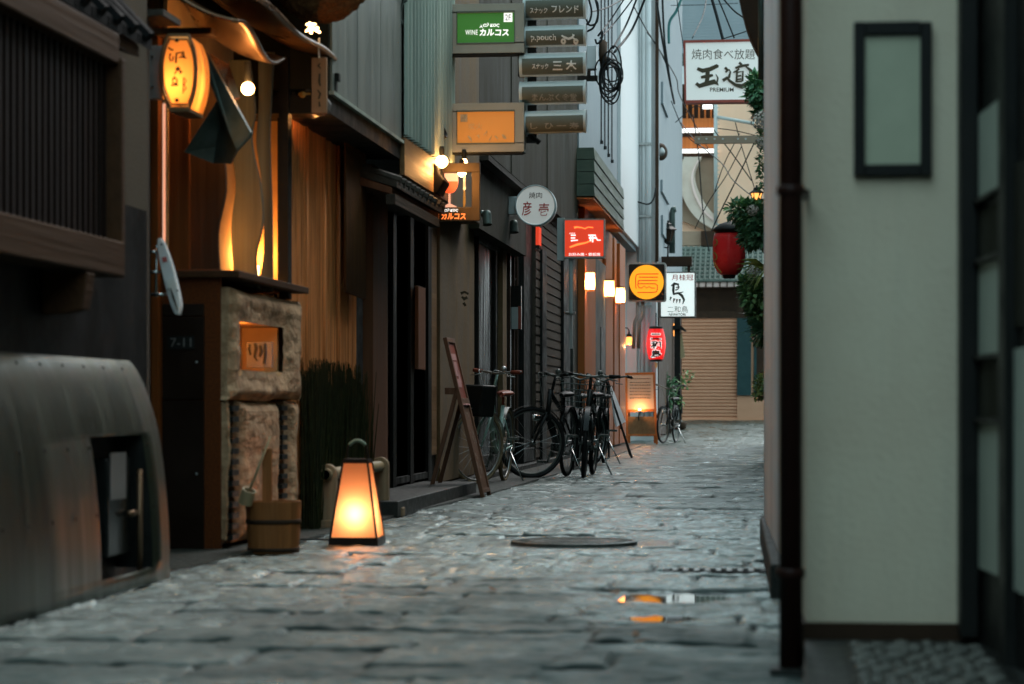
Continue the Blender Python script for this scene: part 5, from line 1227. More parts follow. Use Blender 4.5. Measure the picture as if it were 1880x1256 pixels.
# ---- wall lanterns on the wooden shop (a row of three, then a small one)
for k, (u, v0, v1, w, Yk, lab) in enumerate(((1081,500,533,11,33.9,'glowing paper wall lantern nearest along the timber shopfront'), (1118.5,515,545,9,37.6,'second glowing paper wall lantern along the timber shopfront'), (1139,528,557,8,40.3,'third and smallest glowing paper wall lantern beside the yellow disc sign'))):
    a, c = Q(u-w, v0, Yk), Q(u+w, v1, Yk); t = thing('wall_lantern', lab, 'wall lantern', Vector(((a.x+c.x)/2, Yk, c.z)), 'paper lanterns on the timber shop')
    cx = (a.x+c.x)/2; hw = (c.x-a.x)/2
    mb = MB(); mb.lathe([(hw*.92,0),(hw,.02),(hw,(a.z-c.z)-.02),(hw*.92,a.z-c.z)], (cx, Yk, c.z), 20); mb.f = [f for f in mb.f if len(f) == 4]; mb.build('shade', 'lamp_paper', t, smooth=True)
    mb = MB(); mb.lathe([(hw*1.03,-.01),(hw*1.03,.008)], (cx, Yk, c.z), 20); mb.lathe([(hw*1.03,-.008),(hw*1.03,.012)], (cx, Yk, a.z), 20); mb.f = [f for f in mb.f if len(f) == 4]; mb.build('ring', 'fascia_wood', t)
    mb = MB(); mb.box(cx-.03, cx+.03, Yk+hw, Yk+hw+.25, a.z-.1, a.z-.04); mb.build('bracket', 'fascia_wood', t)
    lamp('lantern_light', (cx, Yk, c.z+(a.z-c.z)*.38), 9, (1,.55,.28), .04, t)
Yk = 43.0; p = Q(1155, 630, Yk); t = thing('pendant_lamp', 'small orange glass pendant lamp below the yellow disc sign', 'lamp', p)
mb = MB(); mb.lathe([(.055,-.03),(.06,.0),(.055,.09),(.045,.11)], p, 16); mb.f = [f for f in mb.f if len(f) == 4]; mb.build('shade', 'amber_glass', t, smooth=True)
mb = MB(); mb.lathe([(.05,.11),(.05,.15),(.02,.17),(.012,.22)], p, 14); q = p+Vector((0,0,.22)); mb.tube([q, q+Vector((-.03,0,.05)), q+Vector((-.25,0,.05))], .012, 6); mb.build('cap', 'black', t, smooth=True)
lamp('pendant_light', p+Vector((0,-.1,-.06)), 2.65, (1,.5,.18), .03, t)

# ---- red paper lantern with white outlined kanji
Y = 45.5; c = Q(1204.5, 632, Y); r = 17.5*Y/FPX; hh = 28*Y/FPX
t = thing('red_paper_lantern', 'long red paper lantern with bold black kanji below the bird sign', 'paper lantern', c-Vector((0,0,hh+.06)))
prof_ = [(r*(.62+.38*math.sin(math.pi*(.12+.76*i/24)))*(1 if i % 2 else .975), -hh+2*hh*i/24) for i in range(25)]
mb = MB(); mb.lathe(prof_, c, 28); mb.f = [f for f in mb.f if len(f) == 4]; mb.build('shade', 'lantern_red', t, smooth=True)
mb = MB(); mb.lathe([(r*.72,0),(r*.72,.05),(r*.5,.06)], c+Vector((0,0,hh-.01)), 20); mb.lathe([(r*.6,-.05),(r*.7,-.04),(r*.7,0)], c-Vector((0,0,hh-.01)), 20); mb.tube([c+Vector((0,0,hh+.04)), c+Vector((0,0,hh+.3))], .012, 6); mb.build('cap', 'black', t)
mb = MB(); mb.lathe([(.02,-.16),(.03,-.06)], c-Vector((0,0,hh)), 8); mb.build('tassel', 'lamp_paper', t)
def fnl(p, c=c, r=r):
    d = clampv((p.x-c.x)/(r*1.03), -.97, .97); return Vector((p.x, c.y-r*1.05*math.sqrt(1-d*d)-.006, p.z))
def fnl2(p, c=c, r=r):
    q = fnl(p, c, r); q.y -= .012; return q
for ch, v0, v1 in (('二',613,624),('和',626,641),('鳥',643,657)):
    letter(t, ch, 1194.5, v0-.8, 1215.5, v1+.8, Y, 'letter_white', 'letter_outline', bold=.085, fn=fnl); letter(t, ch, 1195.5, v0, 1214.5, v1, Y, 'letter_black', bold=.035, fn=fnl2)
lamp('lantern_light', c, 2.6, (1,.6,.4), .06, t)
# ---- big unlit red lantern with gold trim on the right
Y = 36.0; c = Q(1338.5, 467, Y); r = 29*Y/FPX; hh = 38*Y/FPX
t = thing('big_red_lantern', 'big shiny red lantern under a black hood among the shrubs', 'lantern', c-Vector((0,0,hh)))
pr = [(r*k, -hh+2*hh*i/11) for i, k in enumerate((.5,.74,.87,.94,.98,1,1,1,.99,.98,.95,.9))]
mb = MB(); sg = 32; mb.lathe(pr, c, sg)
mb.v = [tuple(Vector((c.x, c.y, v[2]))+(Vector((v[0], v[1], 0))-Vector((c.x, c.y, 0)))*(1+.025*math.cos(8*math.atan2(v[1]-c.y, v[0]-c.x)))) for v in mb.v]; mb.build('body', 'lantern_red_dark', t, smooth=True)
mb = MB(); mb.lathe([(r*.85,-.02),(r*1.12,.02),(r*1.1,.05),(r*.7,.12),(r*.2,.16),(0,.17)], c+Vector((.02,0,hh+.02)), 24); mb.build('hood', 'black', t, smooth=True)
mb = MB(); mb.lathe([(r*.35,-.05),(r*.42,0)], c-Vector((0,0,hh)), 16); mb.build('base', 'black', t)
def fng(p, c=c, r=r):
    d = clampv((p.x-c.x)/r, -.99, .99); return Vector((p.x, c.y-r*1.03*math.sqrt(1-d*d)-.012, p.z))
strokes(t, [smoothline([(1313,440,2),(1317,444,2),(1316,450,2),(1312,452,2)],4), smoothline([(1310,463,2),(1313,466,2),(1316,470,2),(1316,476,2),(1312,478,2)],4), smoothline([(1311,482,2),(1317,492,2),(1325,502,2)],4)], Y, 'gold', 'gold_trim', fn=fng)
mb = MB(); mb.tube([c+Vector((.02,0,hh+.18)), c+Vector((.05,0,hh+.5)), c+Vector((.6,0,hh+.5))], .015, 6); mb.build('hanger', 'black', t)

# ---- lantern post on the left, hexagonal street lamp
def coachlamp(name, lab, u, v0, v1, Yk, lit, arm):
    a, b_ = Q(u, v0, Yk), Q(u, v1, Yk); h = a.z-b_.z; r = h*.30
    t = thing(name, lab, 'lamp', b_)
    mb = MB(); mb.lathe([(r*.42,h*.18),(r*.86,h*.62)], b_, 6); mb.f = [f for f in mb.f if len(f) == 4]; mb.build('glazing', lit, t)
    mb = MB()
    for k in range(6):
        an = k*math.pi/3; ax_ = Vector((0,0,1)).orthogonal()
        p0 = b_+Vector((math.cos(an)*r*.44, math.sin(an)*r*.44, h*.18)); p1 = b_+Vector((math.cos(an)*r*.88, math.sin(an)*r*.88, h*.62)); mb.tube([p0, p1], r*.06, 5)
    mb.lathe([(r*1.15,h*.62),(r*1.2,h*.65),(r*.55,h*.78),(r*.5,h*.86),(r*.15,h*.92),(r*.12,h),(0,h*1.02)], b_, 6); mb.lathe([(0,h*.02),(r*.2,h*.06),(r*.5,h*.15),(r*.48,h*.19)], b_, 6); mb.build('frame', 'black', t)
    mb = MB(); mb.tube([b_+Vector((0,0,h*.05))]+[Q(x, y, Yk) for x, y in arm], r*.13, 6); mb.build('arm', 'black', t)
    return t, b_, h
coachlamp('street_lamp', 'black unlit coach lamp with tapered glass on the white building wall', 1226.5, 405, 452, 49.0, 'brown_dark', [(1226,455),(1226,472),(1226,455),(1208,453)])
tl, b_, h = coachlamp('coach_lamp', 'glowing amber coach lamp poking out of the shrubs', 1389, 340, 380, 33.0, 'amber_glass', [(1389,384),(1420,386)])
t = thing('vent_pipe', 'grey green vent pipe standing behind the unlit coach lamp', 'pipe', Q(1234, 465, 51))
mb = MB(); mb.tube([Q(1234, 465, 51), Q(1234, 392, 51), Q(1236, 385, 51), Q(1241, 384, 51)], .065, 14); mb.build('pipe', 'patina', t, smooth=True)
t = thing('round_mirror', 'round convex object with a dark rim fixed high on the white building side', 'mirror', Q(1212, 280, 47))
p = Q(1211.5, 279, 47); mb = MB(); mb.lathe([(.02,-.06),(.15,-.03),(.17,.02),(.12,.05)], p, 20, (.6,-.8,0)); mb.build('back', 'brown_dark', t, smooth=True); mb = MB(); mb.ball(p+Vector((.01,-.03,0)), .09, 12, 8, (1,.4,1)); mb.build('glass', 'steel_dull', t, smooth=True)
mb = MB(); mb.tube([Q(1209, 228, 47), Q(1208, 250, 47), Q(1207, 268, 47)], .02, 6); mb.tube([Q(1206, 240, 47), Q(1205, 262, 47)], .02, 6); mb.build('prong', 'black', t)
# dark timber post with planter, end of the alley
zp = float(rise(np.array(53.)))
Y = 53.0
t = thing('dark_post', 'slim dark timber post with a tiny roof rising behind the red paper lantern', 'post', Q(1243, 780, Y))
mb = MB(); a, c = Q(1238, 560, Y), Q(1249, 775, Y); mb.box(a.x, c.x, Y, Y+.12, zp, a.z); mb.build('post', 'black', t)
mb = MB(); fprism(mb, [(1234,600),(1244,592),(1260,607),(1258,609),(1246,603),(1236,606)], Y-.1, .3); mb.build('cap', 'black', t)
mb = MB(); fprism(mb, [(1248,612),(1252,612),(1258,655),(1248,660)], Y+.02, .03); mb.build('pennant', 'bamboo', t)
mb = MB(); fbox(mb, 1228, 594, 1240, 617, Y+.2, .05); mb.build('lit_panel', 'amber_glass', t)
mb = MB(); mb.tube([Q(1250,725,Y), Q(1251,760,Y)], .03, 8); mb.build('hose', 'black', t)
t = thing('planter_bowl', 'low dark round planter bowl at the foot of the slim post', 'planter', Q(1245, 786, 52.5))
p = Q(1246, 786, 52.5); p.z = float(rise(np.array(52.5))); mb = MB(); mb.lathe([(.10,0),(.16,.03),(.18,.15),(.165,.16),(.15,.12),(0,.12)], p, 20); mb.build('bowl', 'brown_dark', t, smooth=True)
# ================================================================== GROUND LANTERN, BUCKET, BARRIER, PLANTS
Y = 11.97
t = thing('floor_lantern', 'glowing paper floor lantern with dark wooden frame standing on the paving', 'lantern', Q(656, 1004, Y))
a, c = Q(606, 988, Y), Q(691.5, 1002, Y); s = c.x-a.x; x0, x1, y0, y1 = a.x, c.x, Y, Y+s
zb_ = Q(650, 989, Y).z; zt_ = Q(650, 849, Y).z; ins = s*.235
B4 = [Vector((x0,y0,zb_)), Vector((x1,y0,zb_)), Vector((x1,y1,zb_)), Vector((x0,y1,zb_))]
T4 = [Vector((x0+ins,y0+ins,zt_)), Vector((x1-ins,y0+ins,zt_)), Vector((x1-ins,y1-ins,zt_)), Vector((x0+ins,y1-ins,zt_))]
for k in range(4):
    j = (k+1) % 4; mb = MB(); mb.add([B4[k], B4[j], T4[j], T4[k]], [(0,1,2,3)]); mb.build('paper_panel', 'andon_paper', t)
mb = MB()
for k in range(4): mb.bar(B4[k], T4[k], .010); mb.bar(B4[k], B4[(k+1) % 4], .010); mb.bar(T4[k], T4[(k+1) % 4], .012)
mb.build('frame', 'lantern_frame', t)
mb = MB(); mb.box(x0-.006, x1+.006, y0-.006, y1+.006, zb_-.042, zb_-.004)
for xx in (x0+.02, x1-.02):
    for yy in (y0+.02, y1-.02): mb.box(xx-.02, xx+.02, yy-.02, yy+.02, .0, zb_-.042)
mb.build('base', 'lantern_frame', t)
cx, cy = (x0+x1)/2, (y0+y1)/2
mb = MB(); mb.box(cx-s*.27, cx+s*.27, cy-s*.27, cy+s*.27, zt_+.004, zt_+.016); mb.build('cap', 'lantern_frame', t)
hp = [(cx-.052, cy, zt_+.01), (cx-.052, cy, zt_+.045), (cx-.042, cy, zt_+.085), (cx-.015, cy, zt_+.105), (cx+.015, cy, zt_+.105), (cx+.042, cy, zt_+.085), (cx+.052, cy, zt_+.045), (cx+.052, cy, zt_+.01)]
mb = MB(); mb.tube(smoothline(hp, 4), .005, 6); hd = mb.build('handle', 'lantern_frame', t, smooth=True)
mb = MB(); mb.tube(smoothline(hp[2:6], 5), .009, 8); mb.build('grip', 'grip_wrap', hd, smooth=True)
p = Vector((cx+.005, cy-.045, zb_+.115)); mb = MB(); mb.ball(p, .022, 12, 8); mb.build('bulb', emat('lantern_bulb', (1.,.66,.34), 18), t, smooth=True)
lamp('lantern_light', p, 1.75, (1,.74,.54), .03, t)
mb = MB(); mb.tube([(x0, y1, .012), (x0-.12, y1+.05, .012), (x0-.25, y1+.02, .014), (x0-.45, y1+.2, .012)], .005, 6); o = mb.build('power_cord', 'cable', None, smooth=True); tag(o, 'thin black power cord running from the glowing floor lantern', 'cord')

Y = 11.22
t = thing('wooden_bucket', 'wooden stave bucket with one tall handle stave by the stone pier', 'bucket', Q(500, 1022, Y))
c0 = Q(502, 1022, Y+.13); c0.z = 0.0; pz = PX(Y)
mb = MB(); mb.lathe([(0,.012),(.118,.012),(.122,0),(.134,.245),(.122,.245),(.112,.05),(0,.05)], c0, 28); mb.build('staves', 'bucket_wood', t)
mb = MB(); mb.lathe([(.1285,.138),(.133,.140),(.1335,.158),(.1295,.160)], c0, 28); mb.lathe([(.122,.005),(.1255,.006),(.126,.024),(.123,.025)], c0, 28); mb.build('hoop', 'brown_dark', t, smooth=True)
q = Q(490, 930, Y+.05); mb = MB(); mb.box(q.x-.023, q.x+.023, q.y, q.y+.022, .10, Q(490, 824, Y).z); mb.build('handle_stave', 'bucket_wood', t, bevel=.003)
t = thing('bamboo_ladle', 'bamboo water ladle leaning in the wooden bucket', 'ladle', Q(452, 918, Y))
q = Q(454, 912, Y-.02); ax_ = Vector((.5,-.15,.85))
mb = MB(); mb.lathe([(0,-.035),(.034,-.035),(.034,.035),(.028,.035),(.028,-.02),(0,-.02)], q, 18, (.35,-.25,.9)); mb.build('cup', 'bamboo', t, smooth=False)
mb = MB(); mb.tube([q, Q(497, 801, Y+.02)], .006, 8); mb.build('handle', 'bamboo', t, smooth=True)

t = thing('bamboo_barrier', 'low wooden barrier with round topped posts and a bamboo rail behind the lantern', 'barrier', (-2.5, 14.3, 0))
for (u, v, w, Yb_) in ((600, 975, 17.5, 13.45), (697, 950, 16, 15.15)):
    q = Q(u, v, Yb_); hw = w*PX(Yb_); zt_ = .37 if Yb_ < 14 else .375
    mb = MB(); pts = [(q.x-hw, Yb_, .05), (q.x+hw, Yb_, .05)]+[(q.x+hw*math.cos(R(a_)), Yb_, zt_-hw+hw*math.sin(R(a_))) for a_ in range(0, 181, 15)]
    mb.prism([Vector(x) for x in pts], (0,.06,0)); mb.build('post', 'stand_wood', t, bevel=.004)
    mb = MB(); mb.box(q.x-.14, q.x+.15, Yb_-.02, Yb_+.09, 0, .055); mb.build('foot', 'stand_wood', t, bevel=.006)
    if Yb_ < 14: pA = Vector((q.x-.0, Yb_-.05, zt_-.058))
    else: pB = Vector((q.x-.0, Yb_+.12, zt_-.058))
mb = MB(); mb.tube([pA, pA.lerp(pB,.3), pA.lerp(pB,.31), pA.lerp(pB,.62), pA.lerp(pB,.63), pB], [.035,.034,.037,.034,.037,.034], 16, cap=False); mb.tube([pA+Vector((0,.004,0)), pA+Vector((0,.012,0))], .030, 14)
mb.build('bamboo_rail', 'bamboo', t, smooth=True)
mb = MB(); mb.lathe([(.0,0),(.026,0)], pA+Vector((0,-.001,0)), 14, (0,-1,0)); mb.build('rail_hollow', 'black', t)

t = thing('horsetail_clump', 'dense clump of tall dark green horsetail stems before the reed screen', 'plant', (-2.63, 14.2, 0))
mb = MB()
for i in range(900):
    y = random.uniform(13.3, 14.85); x = -2.65+random.uniform(0, .10); h = random.uniform(.74, .97)*(1-.06*max(0, y-14.4)); lx, ly = random.gauss(0, .022), random.gauss(0, .06)
    mb.tube([(x, y, 0), (x+lx*.4, y+ly*.4, h*.5), (x+lx, y+ly, h)], [.0045, .0042, .0018], 4, cap=False)
mb.build('stem', 'green_stem', t)['kind'] = 'stuff'
t.children[0]['kind'] = 'stuff'
mb = MB()
for i in range(160):
    y = random.uniform(13.3, 15.1); x = -2.585+random.uniform(0, .05); h = random.uniform(.5, .95); lx, ly = random.gauss(0, .03), random.gauss(0, .07)
    mb.tube([(x, y, 0), (x+lx*.5, y+ly*.3, h*.5), (x+lx, y+ly, h)], [.0045, .0042, .0018], 4, cap=False)
o = mb.build('fresh_stem', 'fresh_green', t); o['kind'] = 'stuff'; o['label'] = 'lighter green fresh stems'
mb = MB()
for i in range(12):
    y = random.uniform(13.4, 14.8); x = -2.545+random.uniform(0, .02); h = random.uniform(.4, .7); mb.tube([(x, y, 0), (x+random.gauss(0,.02), y+random.gauss(0,.03), h)], .0035, 4)
mb.build('short_stem', 'fresh_green', t)
t = thing('grass_tuft', 'small tuft of pale arching grass beside the stone step', 'plant', QG(715, 935))
q = QG(712, 938); mb = MB()
for i in range(46):
    an = random.uniform(-.6, 2.2)-.6; ln = random.uniform(.10, .2); pts = []
    for k in range(4): f = k/3; pts.append((q.x+math.cos(an)*ln*f, q.y+math.sin(an)*ln*f, .02+.16*f-.13*f*f*random.uniform(.6,1.2)))
    mb.tube(pts, [.003,.003,.002,.001], 3, cap=False)
mb.build('blade', 'leaf_yellow', t)['kind'] = 'stuff'
q = QG(727, 940); t = thing('salt_cone', 'tiny white salt cone on a dark dish by the grass tuft', 'salt cone', q)
mb = MB(); mb.lathe([(.018,.012),(.012,.05),(0,.056)], q, 12); mb.build('salt', 'sign_white', t, smooth=True)
mb = MB(); mb.lathe([(.02,0),(.045,.012),(.043,.015),(0,.012)], q, 16); mb.build('dish', 'black', t, smooth=True)

for k, (u, v) in enumerate(((1128,1088),(1112,1096),(1168,1166),(1176,1178),(905,1082),(1398,912),(640,1098))):
    q = QG(u, v, .008); an = random.uniform(0, 6); e = Vector((math.cos(an), math.sin(an), 0))*.03; g = Vector((-e.y, e.x, 0))*.45; mb = MB()
    mb.prism([q-e, q-e*.3+g, q+e*.4+g*.8+Vector((0,0,.006)), q+e*1.1+Vector((0,0,.01)), q+e*.4-g*.8, q-e*.3-g], (0,0,.002)); o = mb.build('fallen_leaf', 'leaf_fallen', None); tag(o, 'small brown fallen leaf lying on the wet paving', 'leaf', 'fallen leaves on the wet paving')
# ================================================================== A-BOARDS
t = thing('menu_board', 'brown and red folding board seen edge on beside the concrete pillar', 'signboard', Q(860, 915, 18.5))
ya, yb = 18.25, 18.72
xt, zt_ = Q(820, 621, 18.4).x, Q(820, 621, 18.4).z; xb_ = Q(889, 914, 18.4).x
def leaf(f): return Vector((xt+(xb_-xt)*f, 0, zt_*(1-f)))
nrm = Vector((zt_, 0, xb_-xt)).normalized()
def board(mb, f0, f1, y0, y1, off, th):
    p0, p1 = leaf(f0), leaf(f1); o_ = nrm*off; e = nrm*th
    return mb.prism([(p0+o_)+Vector((0,y0,0)), (p0+o_)+Vector((0,y1,0)), (p1+o_)+Vector((0,y1,0)), (p1+o_)+Vector((0,y0,0))], e)
mb = MB(); board(mb, 0, 1, ya, ya+.04, -.01, .03); board(mb, 0, 1, yb-.04, yb, -.01, .03); board(mb, 0, .03, ya+.04, yb-.04, -.01, .03); board(mb, .38, .42, ya+.04, yb-.04, -.008, .028); board(mb, .95, .975, ya+.04, yb-.04, -.01, .03); mb.build('frame', 'board_brown', t, bevel=.003)
mb = MB(); board(mb, .03, .38, ya+.04, yb-.04, -.004, .012); mb.build('red_panel', 'board_red', t)
mb = MB(); board(mb, .42, .95, ya+.04, yb-.04, -.004, .012); mb.build('lower_panel', 'board_brown', t)
mb = MB(); board(mb, .415, .425, ya+.04, yb-.04, .021, .002)
for (f0, f1, q0, q1) in ((.10,.14,.1,.35),(.15,.24,.12,.3),(.20,.28,.22,.33),(.26,.31,.08,.3)): board(mb, f0, f1, ya+q0, ya+q1, .010, .002)
mb.build('painted_lettering', 'paint_pink', t)
mb = MB()
for k in range(26):
    f0 = random.uniform(.46,.92); q0 = random.uniform(.06,.36); board(mb, f0, f0+random.uniform(.004,.03), ya+q0, ya+q0+random.uniform(.01,.06), .010, .001)
mb.build('chalk_marks', 'chalk', t)
lt = leaf(.33)
for y in (ya+.02, yb-.02): mb = MB(); mb.bar((lt.x+.0, y, lt.z), (Q(792, 912, 18.4).x, y, .0), .032); mb.build('leg', 'board_brown', t, bevel=.003)
mb = MB(); mb.box(lt.x-.09, lt.x+.0, ya, yb, lt.z-.03, lt.z+.02); mb.build('hinge_rail', 'board_brown', t)

Y = 44.0; pz = PX(Y)
t = thing('lit_menu_stand', 'wooden menu stand with an orange lit paper under the pendant lamp', 'signboard', Q(1175, 818, Y))
def tl_(u, v, d=0): q = Q(u, v, Y); q.y = Y+.28*((818-v)/135)-d; return q
mb = MB()
for pts in ([(1146,684),(1150,684),(1153,818),(1149,818)], [(1197,683),(1201,683),(1208,818),(1204,818)], [(1150,684),(1197,683),(1197,687),(1150,688)], [(1150,752),(1200,751),(1200,756),(1150,757)], [(1151,797),(1203,797),(1203,801),(1151,801)]):
    mb.prism([tl_(u, v) for u, v in pts], (0,.05,0))
mb.build('frame', 'shop_wood', t, bevel=.004)
mb = MB(); mb.prism([tl_(u, v, -.012) for u, v in ((1150,688),(1197,687),(1200,751),(1151,752))], (0,.02,0)); mb.build('menu_sheet', 'menu_paper', t)
mb = MB(); mb.prism([tl_(u, v, -.015) for u, v in ((1151,765),(1201,765),(1203,797),(1151,797))], (0,.02,0)); mb.build('lower_board', 'fascia_wood', t)
for k, v in enumerate((694, 701, 706, 712, 718, 724, 730)):
    u = 1155; mb = MB()
    while u < 1192:
        w = random.uniform(1.5, 4); mb.prism([tl_(u, v, .001) for u, v in ((u, v), (min(u+w,1193), v), (min(u+w,1193), v+1.6), (u, v+1.6))], (0,.006,0)); u += w+1.0
    mb.build('menu_text_line', 'ink', t)
mb = MB()
for u in (1152, 1199): mb.bar(tl_(u, 690)+Vector((0,.06,0)), Vector((Q(u+3, 812, Y+.7).x, Y+.75, .0)), .04)
mb.build('back_leg', 'shop_wood', t)
t2 = thing('clip_lamp', 'small clip lamp shining up onto the orange menu sheet', 'lamp', tl_(1172, 760, .1))
q = tl_(1174, 755, .10); mb = MB(); mb.lathe([(.018,-.05),(.045,.0),(.04,.0)], q, 12, (.1,.5,.8)); mb.build('shade', 'bracket_grey', t2, smooth=True); mb = MB(); mb.ball(q+Vector((0,.01,.015)), .026, 10, 6); mb.build('bulb', 'bulb', t2, smooth=True)
mb = MB(); mb.tube([q, tl_(1172, 765, .06), tl_(1172, 772, .02)], .012, 6); mb.build('clip', 'black', t2)
lamp('clip_light', q+Vector((0,-.02,.07)), 2.65, (1,.5,.2), .02, t2)

t = thing('flyer_easel', 'black folding easel holding a white sheet behind the parked bicycles', 'easel', Q(1140, 842, 32.6))
Yk = 32.4
def ep(u, v, d=0): q = Q(u, v, Yk+d); return q
mb = MB(); mb.bar(ep(1113, 700), ep(1160, 841), .028); mb.bar(ep(1116, 700, .5), ep(1157, 836, .5), .028); mb.bar(ep(1115, 706), ep(1118, 843), .028); mb.bar(ep(1118, 706, .5), ep(1110, 836, .5), .028); mb.bar(ep(1141, 786), ep(1140, 785, .5), .03); mb.build('frame', 'black', t)
mb = MB(); mb.prism([ep(1119, 712, -.03), ep(1122, 710, .47), ep(1147, 775, .47), ep(1131, 784, -.03), ep(1128, 776, -.03)], (.012,0,.004)); mb.build('sheet', 'paper_white', t)

# ================================================================== BICYCLES
def bicycle(label, front, heading, lean, steer, frame='bike_black', tyre='tyre', grip='black', saddle='black', basket=False, thick=1., lamp_on=False, r=.335, spk=20, bag=False, bar='flat', stepthrough=True):
    h = R(heading); fw = Vector((math.cos(h), math.sin(h), 0)); root_loc = Vector(front)-fw*1.06; root_loc.z = float(rise(np.array(root_loc.y)))
    t = thing('bicycle', label, 'bicycle', root_loc, 'bicycles parked along the house fronts'); t.rotation_euler = (R(lean), 0, h); ORG[t.name] = Vector((0,0,0))
    V = Vector; F = V((1.06,0,r)); B = V((0,0,r)); BB = V((.44,0,.28)); ST = V((.28,0,.70)); HT0 = V((.93,0,.62)); HT1 = V((.875,0,.86))
    piv = V((.90,0,0)); rs = Matrix.Rotation(R(steer), 4, 'Z')
    def S(p): return piv+(rs @ (V(p)-piv))               # the steered parts turn about the head tube
    def wheel(name, c, f):
        w = thing.__call__ if False else None
        mb = MB(); ring = [f(c+V((math.cos(a)*r*.955, 0, math.sin(a)*r*.955))) for a in np.linspace(0, 2*math.pi, 40, endpoint=False)]
        mb.tube(ring, r*.052*thick, 8, closed=True); wo_ = mb.build(name, tyre, t, smooth=True); ORG[wo_.name] = V((0,0,0))
        mb = MB(); ring = [f(c+V((math.cos(a)*r*.885, 0, math.sin(a)*r*.885))) for a in np.linspace(0, 2*math.pi, 40, endpoint=False)]
        mb.tube(ring, r*.03, 6, closed=True); ro = mb.build('rim', 'steel_dull' if tyre == 'tyre_tan' or lamp_on else 'iron', wo_, smooth=True)
        mb = MB()
        for k in range(spk):
            a = 2*math.pi*k/spk; b_ = a+(.5 if k % 2 else -.5); side = .03*(1 if k % 2 else -1)
            mb.tube([f(c+V((math.cos(b_)*.025, side, math.sin(b_)*.025))), f(c+V((math.cos(a)*r*.885, 0, math.sin(a)*r*.885)))], .0014, 4, cap=False)
        mb.build('spoke', 'steel_dull', wo_)
        mb = MB(); mb.tube([f(c+V((0,-.05,0))), f(c+V((0,.05,0)))], .02, 10); mb.build('hub', 'steel_dull', wo_, smooth=True)
    wheel('front_wheel', F, S); wheel('rear_wheel', B, lambda p: V(p))
    fr = .018*thick
    mb = MB(); mb.tube([BB, ST], fr, 10); mb.tube([HT0, HT1], fr*1.15, 10)
    if stepthrough: mb.tube(smoothline([tuple(HT0+V((0,0,.03))), (.80,0,.47), (.62,0,.33), tuple(BB)], 5), fr*1.3, 10); mb.tube(smoothline([tuple(HT1-V((0,0,.06))), (.72,0,.58), (.52,0,.46), (.40,0,.44)], 5), fr, 10)
    else: mb.tube([HT0, BB], fr*1.7, 10); mb.tube([HT1-V((0,0,.03)), ST-V((0,0,.08))], fr, 10)
    for s_ in (-1, 1): mb.tube([BB+V((0,s_*.03,0)), B+V((0,s_*.055,0))], fr*.55, 8); mb.tube([ST-V((0,0,.12))+V((0,s_*.02,0)), B+V((0,s_*.055,0))], fr*.5, 8)
    mb.build('frame', frame, t, smooth=True)
    mb = MB()
    for s_ in (-1, 1): mb.tube([S(HT0+V((0,s_*.03,0))), S(V((.985,s_*.052,.52))), S(F+V((0,s_*.055,0)))], [fr*.75, fr*.75, fr*.45], 8)
    mb.tube([S(HT0+V((.002,-.04,0))), S(HT0+V((.002,.04,0)))], fr, 8); mb.tube([S(HT0), S(HT1)], fr*.6, 8); mb.tube([S(HT1-V((0,0,.002))), S(HT1+V((-.03,0,.13)))], fr*.7, 8); mb.build('fork', frame, t, smooth=True)
    zt = HT1.z+.13; hb = []
    if bar == 'flat': hb = [(.845,.29,zt+.02), (.86,.12,zt+.01), (.87,0,zt), (.86,-.12,zt+.01), (.845,-.29,zt+.02)]
    else: hb = [(.68,.27,zt+.06), (.78,.26,zt+.07), (.87,.12,zt+.04), (.88,0,zt), (.87,-.12,zt+.04), (.78,-.26,zt+.07), (.68,-.27,zt+.06)]
    hb = [S(p) for p in hb]; mb = MB(); mb.tube([tuple(p) for p in smoothline([tuple(p) for p in hb], 4)], .011, 8); ho = mb.build('handlebar', 'iron' if frame == 'bike_black' else 'steel_dull', t, smooth=True); ORG[ho.name] = V((0,0,0))
    for e, e2 in ((hb[0], hb[1]), (hb[-1], hb[-2])): mb = MB(); mb.tube([e, e.lerp(e2, .65 if bar == 'flat' else 1.)], .018, 10); mb.build('grip', grip, ho, smooth=True)
    mb = MB()
    for s_ in (-1, 1): mb.tube([S((.87,s_*.15,zt)), S((.92,s_*.19,zt-.02)), S((.90,s_*.27,zt-.025))], .005, 6); mb.tube(smoothline([tuple(S((.88,s_*.14,zt))), tuple(S((.99,s_*.09,zt+.02))), tuple(S((.98,s_*.03,zt-.12))), tuple(S((.95,0,.66)))], 5), .0035, 5)
    mb.ball(S((.86,.09,zt+.04)), .028, 10, 6); mb.build('brake_lever', 'steel_dull' if frame != 'bike_black' else 'iron', ho, smooth=True)
    mb = MB(); sp = [(.40,0,.0,.018),(.34,0,.004,.03),(.26,0,.008,.06),(.18,0,.014,.085),(.13,0,.02,.075)]
    k0 = len(mb.v)
    for x, y, z, w in sp:
        for a in np.linspace(0, 2*math.pi, 10, endpoint=False): mb.v.append((x, math.cos(a)*w, ST.z+.10+z+.025*math.sin(a)))
    for i in range(len(sp)-1):
        for j in range(10): mb.f.append((i*10+j, i*10+(j+1) % 10, (i+1)*10+(j+1) % 10, (i+1)*10+j))
    mb.f.append(tuple(range(10))); mb.f.append(tuple(range(40, 50))); mb.tube([ST, ST+V((-.01,0,.1))], .013, 8); mb.build('saddle', saddle, t, smooth=True)
    mb = MB()
    for c, f, a0, a1 in ((F, S, 20, 165), (B, lambda p: V(p), 10, 190)):
        rr = r*1.06
        for i in range(14):
            a = R(a0+(a1-a0)*i/13)
            for s_ in (-.025, .025): mb.v.append(tuple(f(c+V((math.cos(a)*rr, s_, math.sin(a)*rr)))))
        k = len(mb.v)-28
        for i in range(13): mb.f.append((k+2*i, k+2*i+1, k+2*i+3, k+2*i+2))
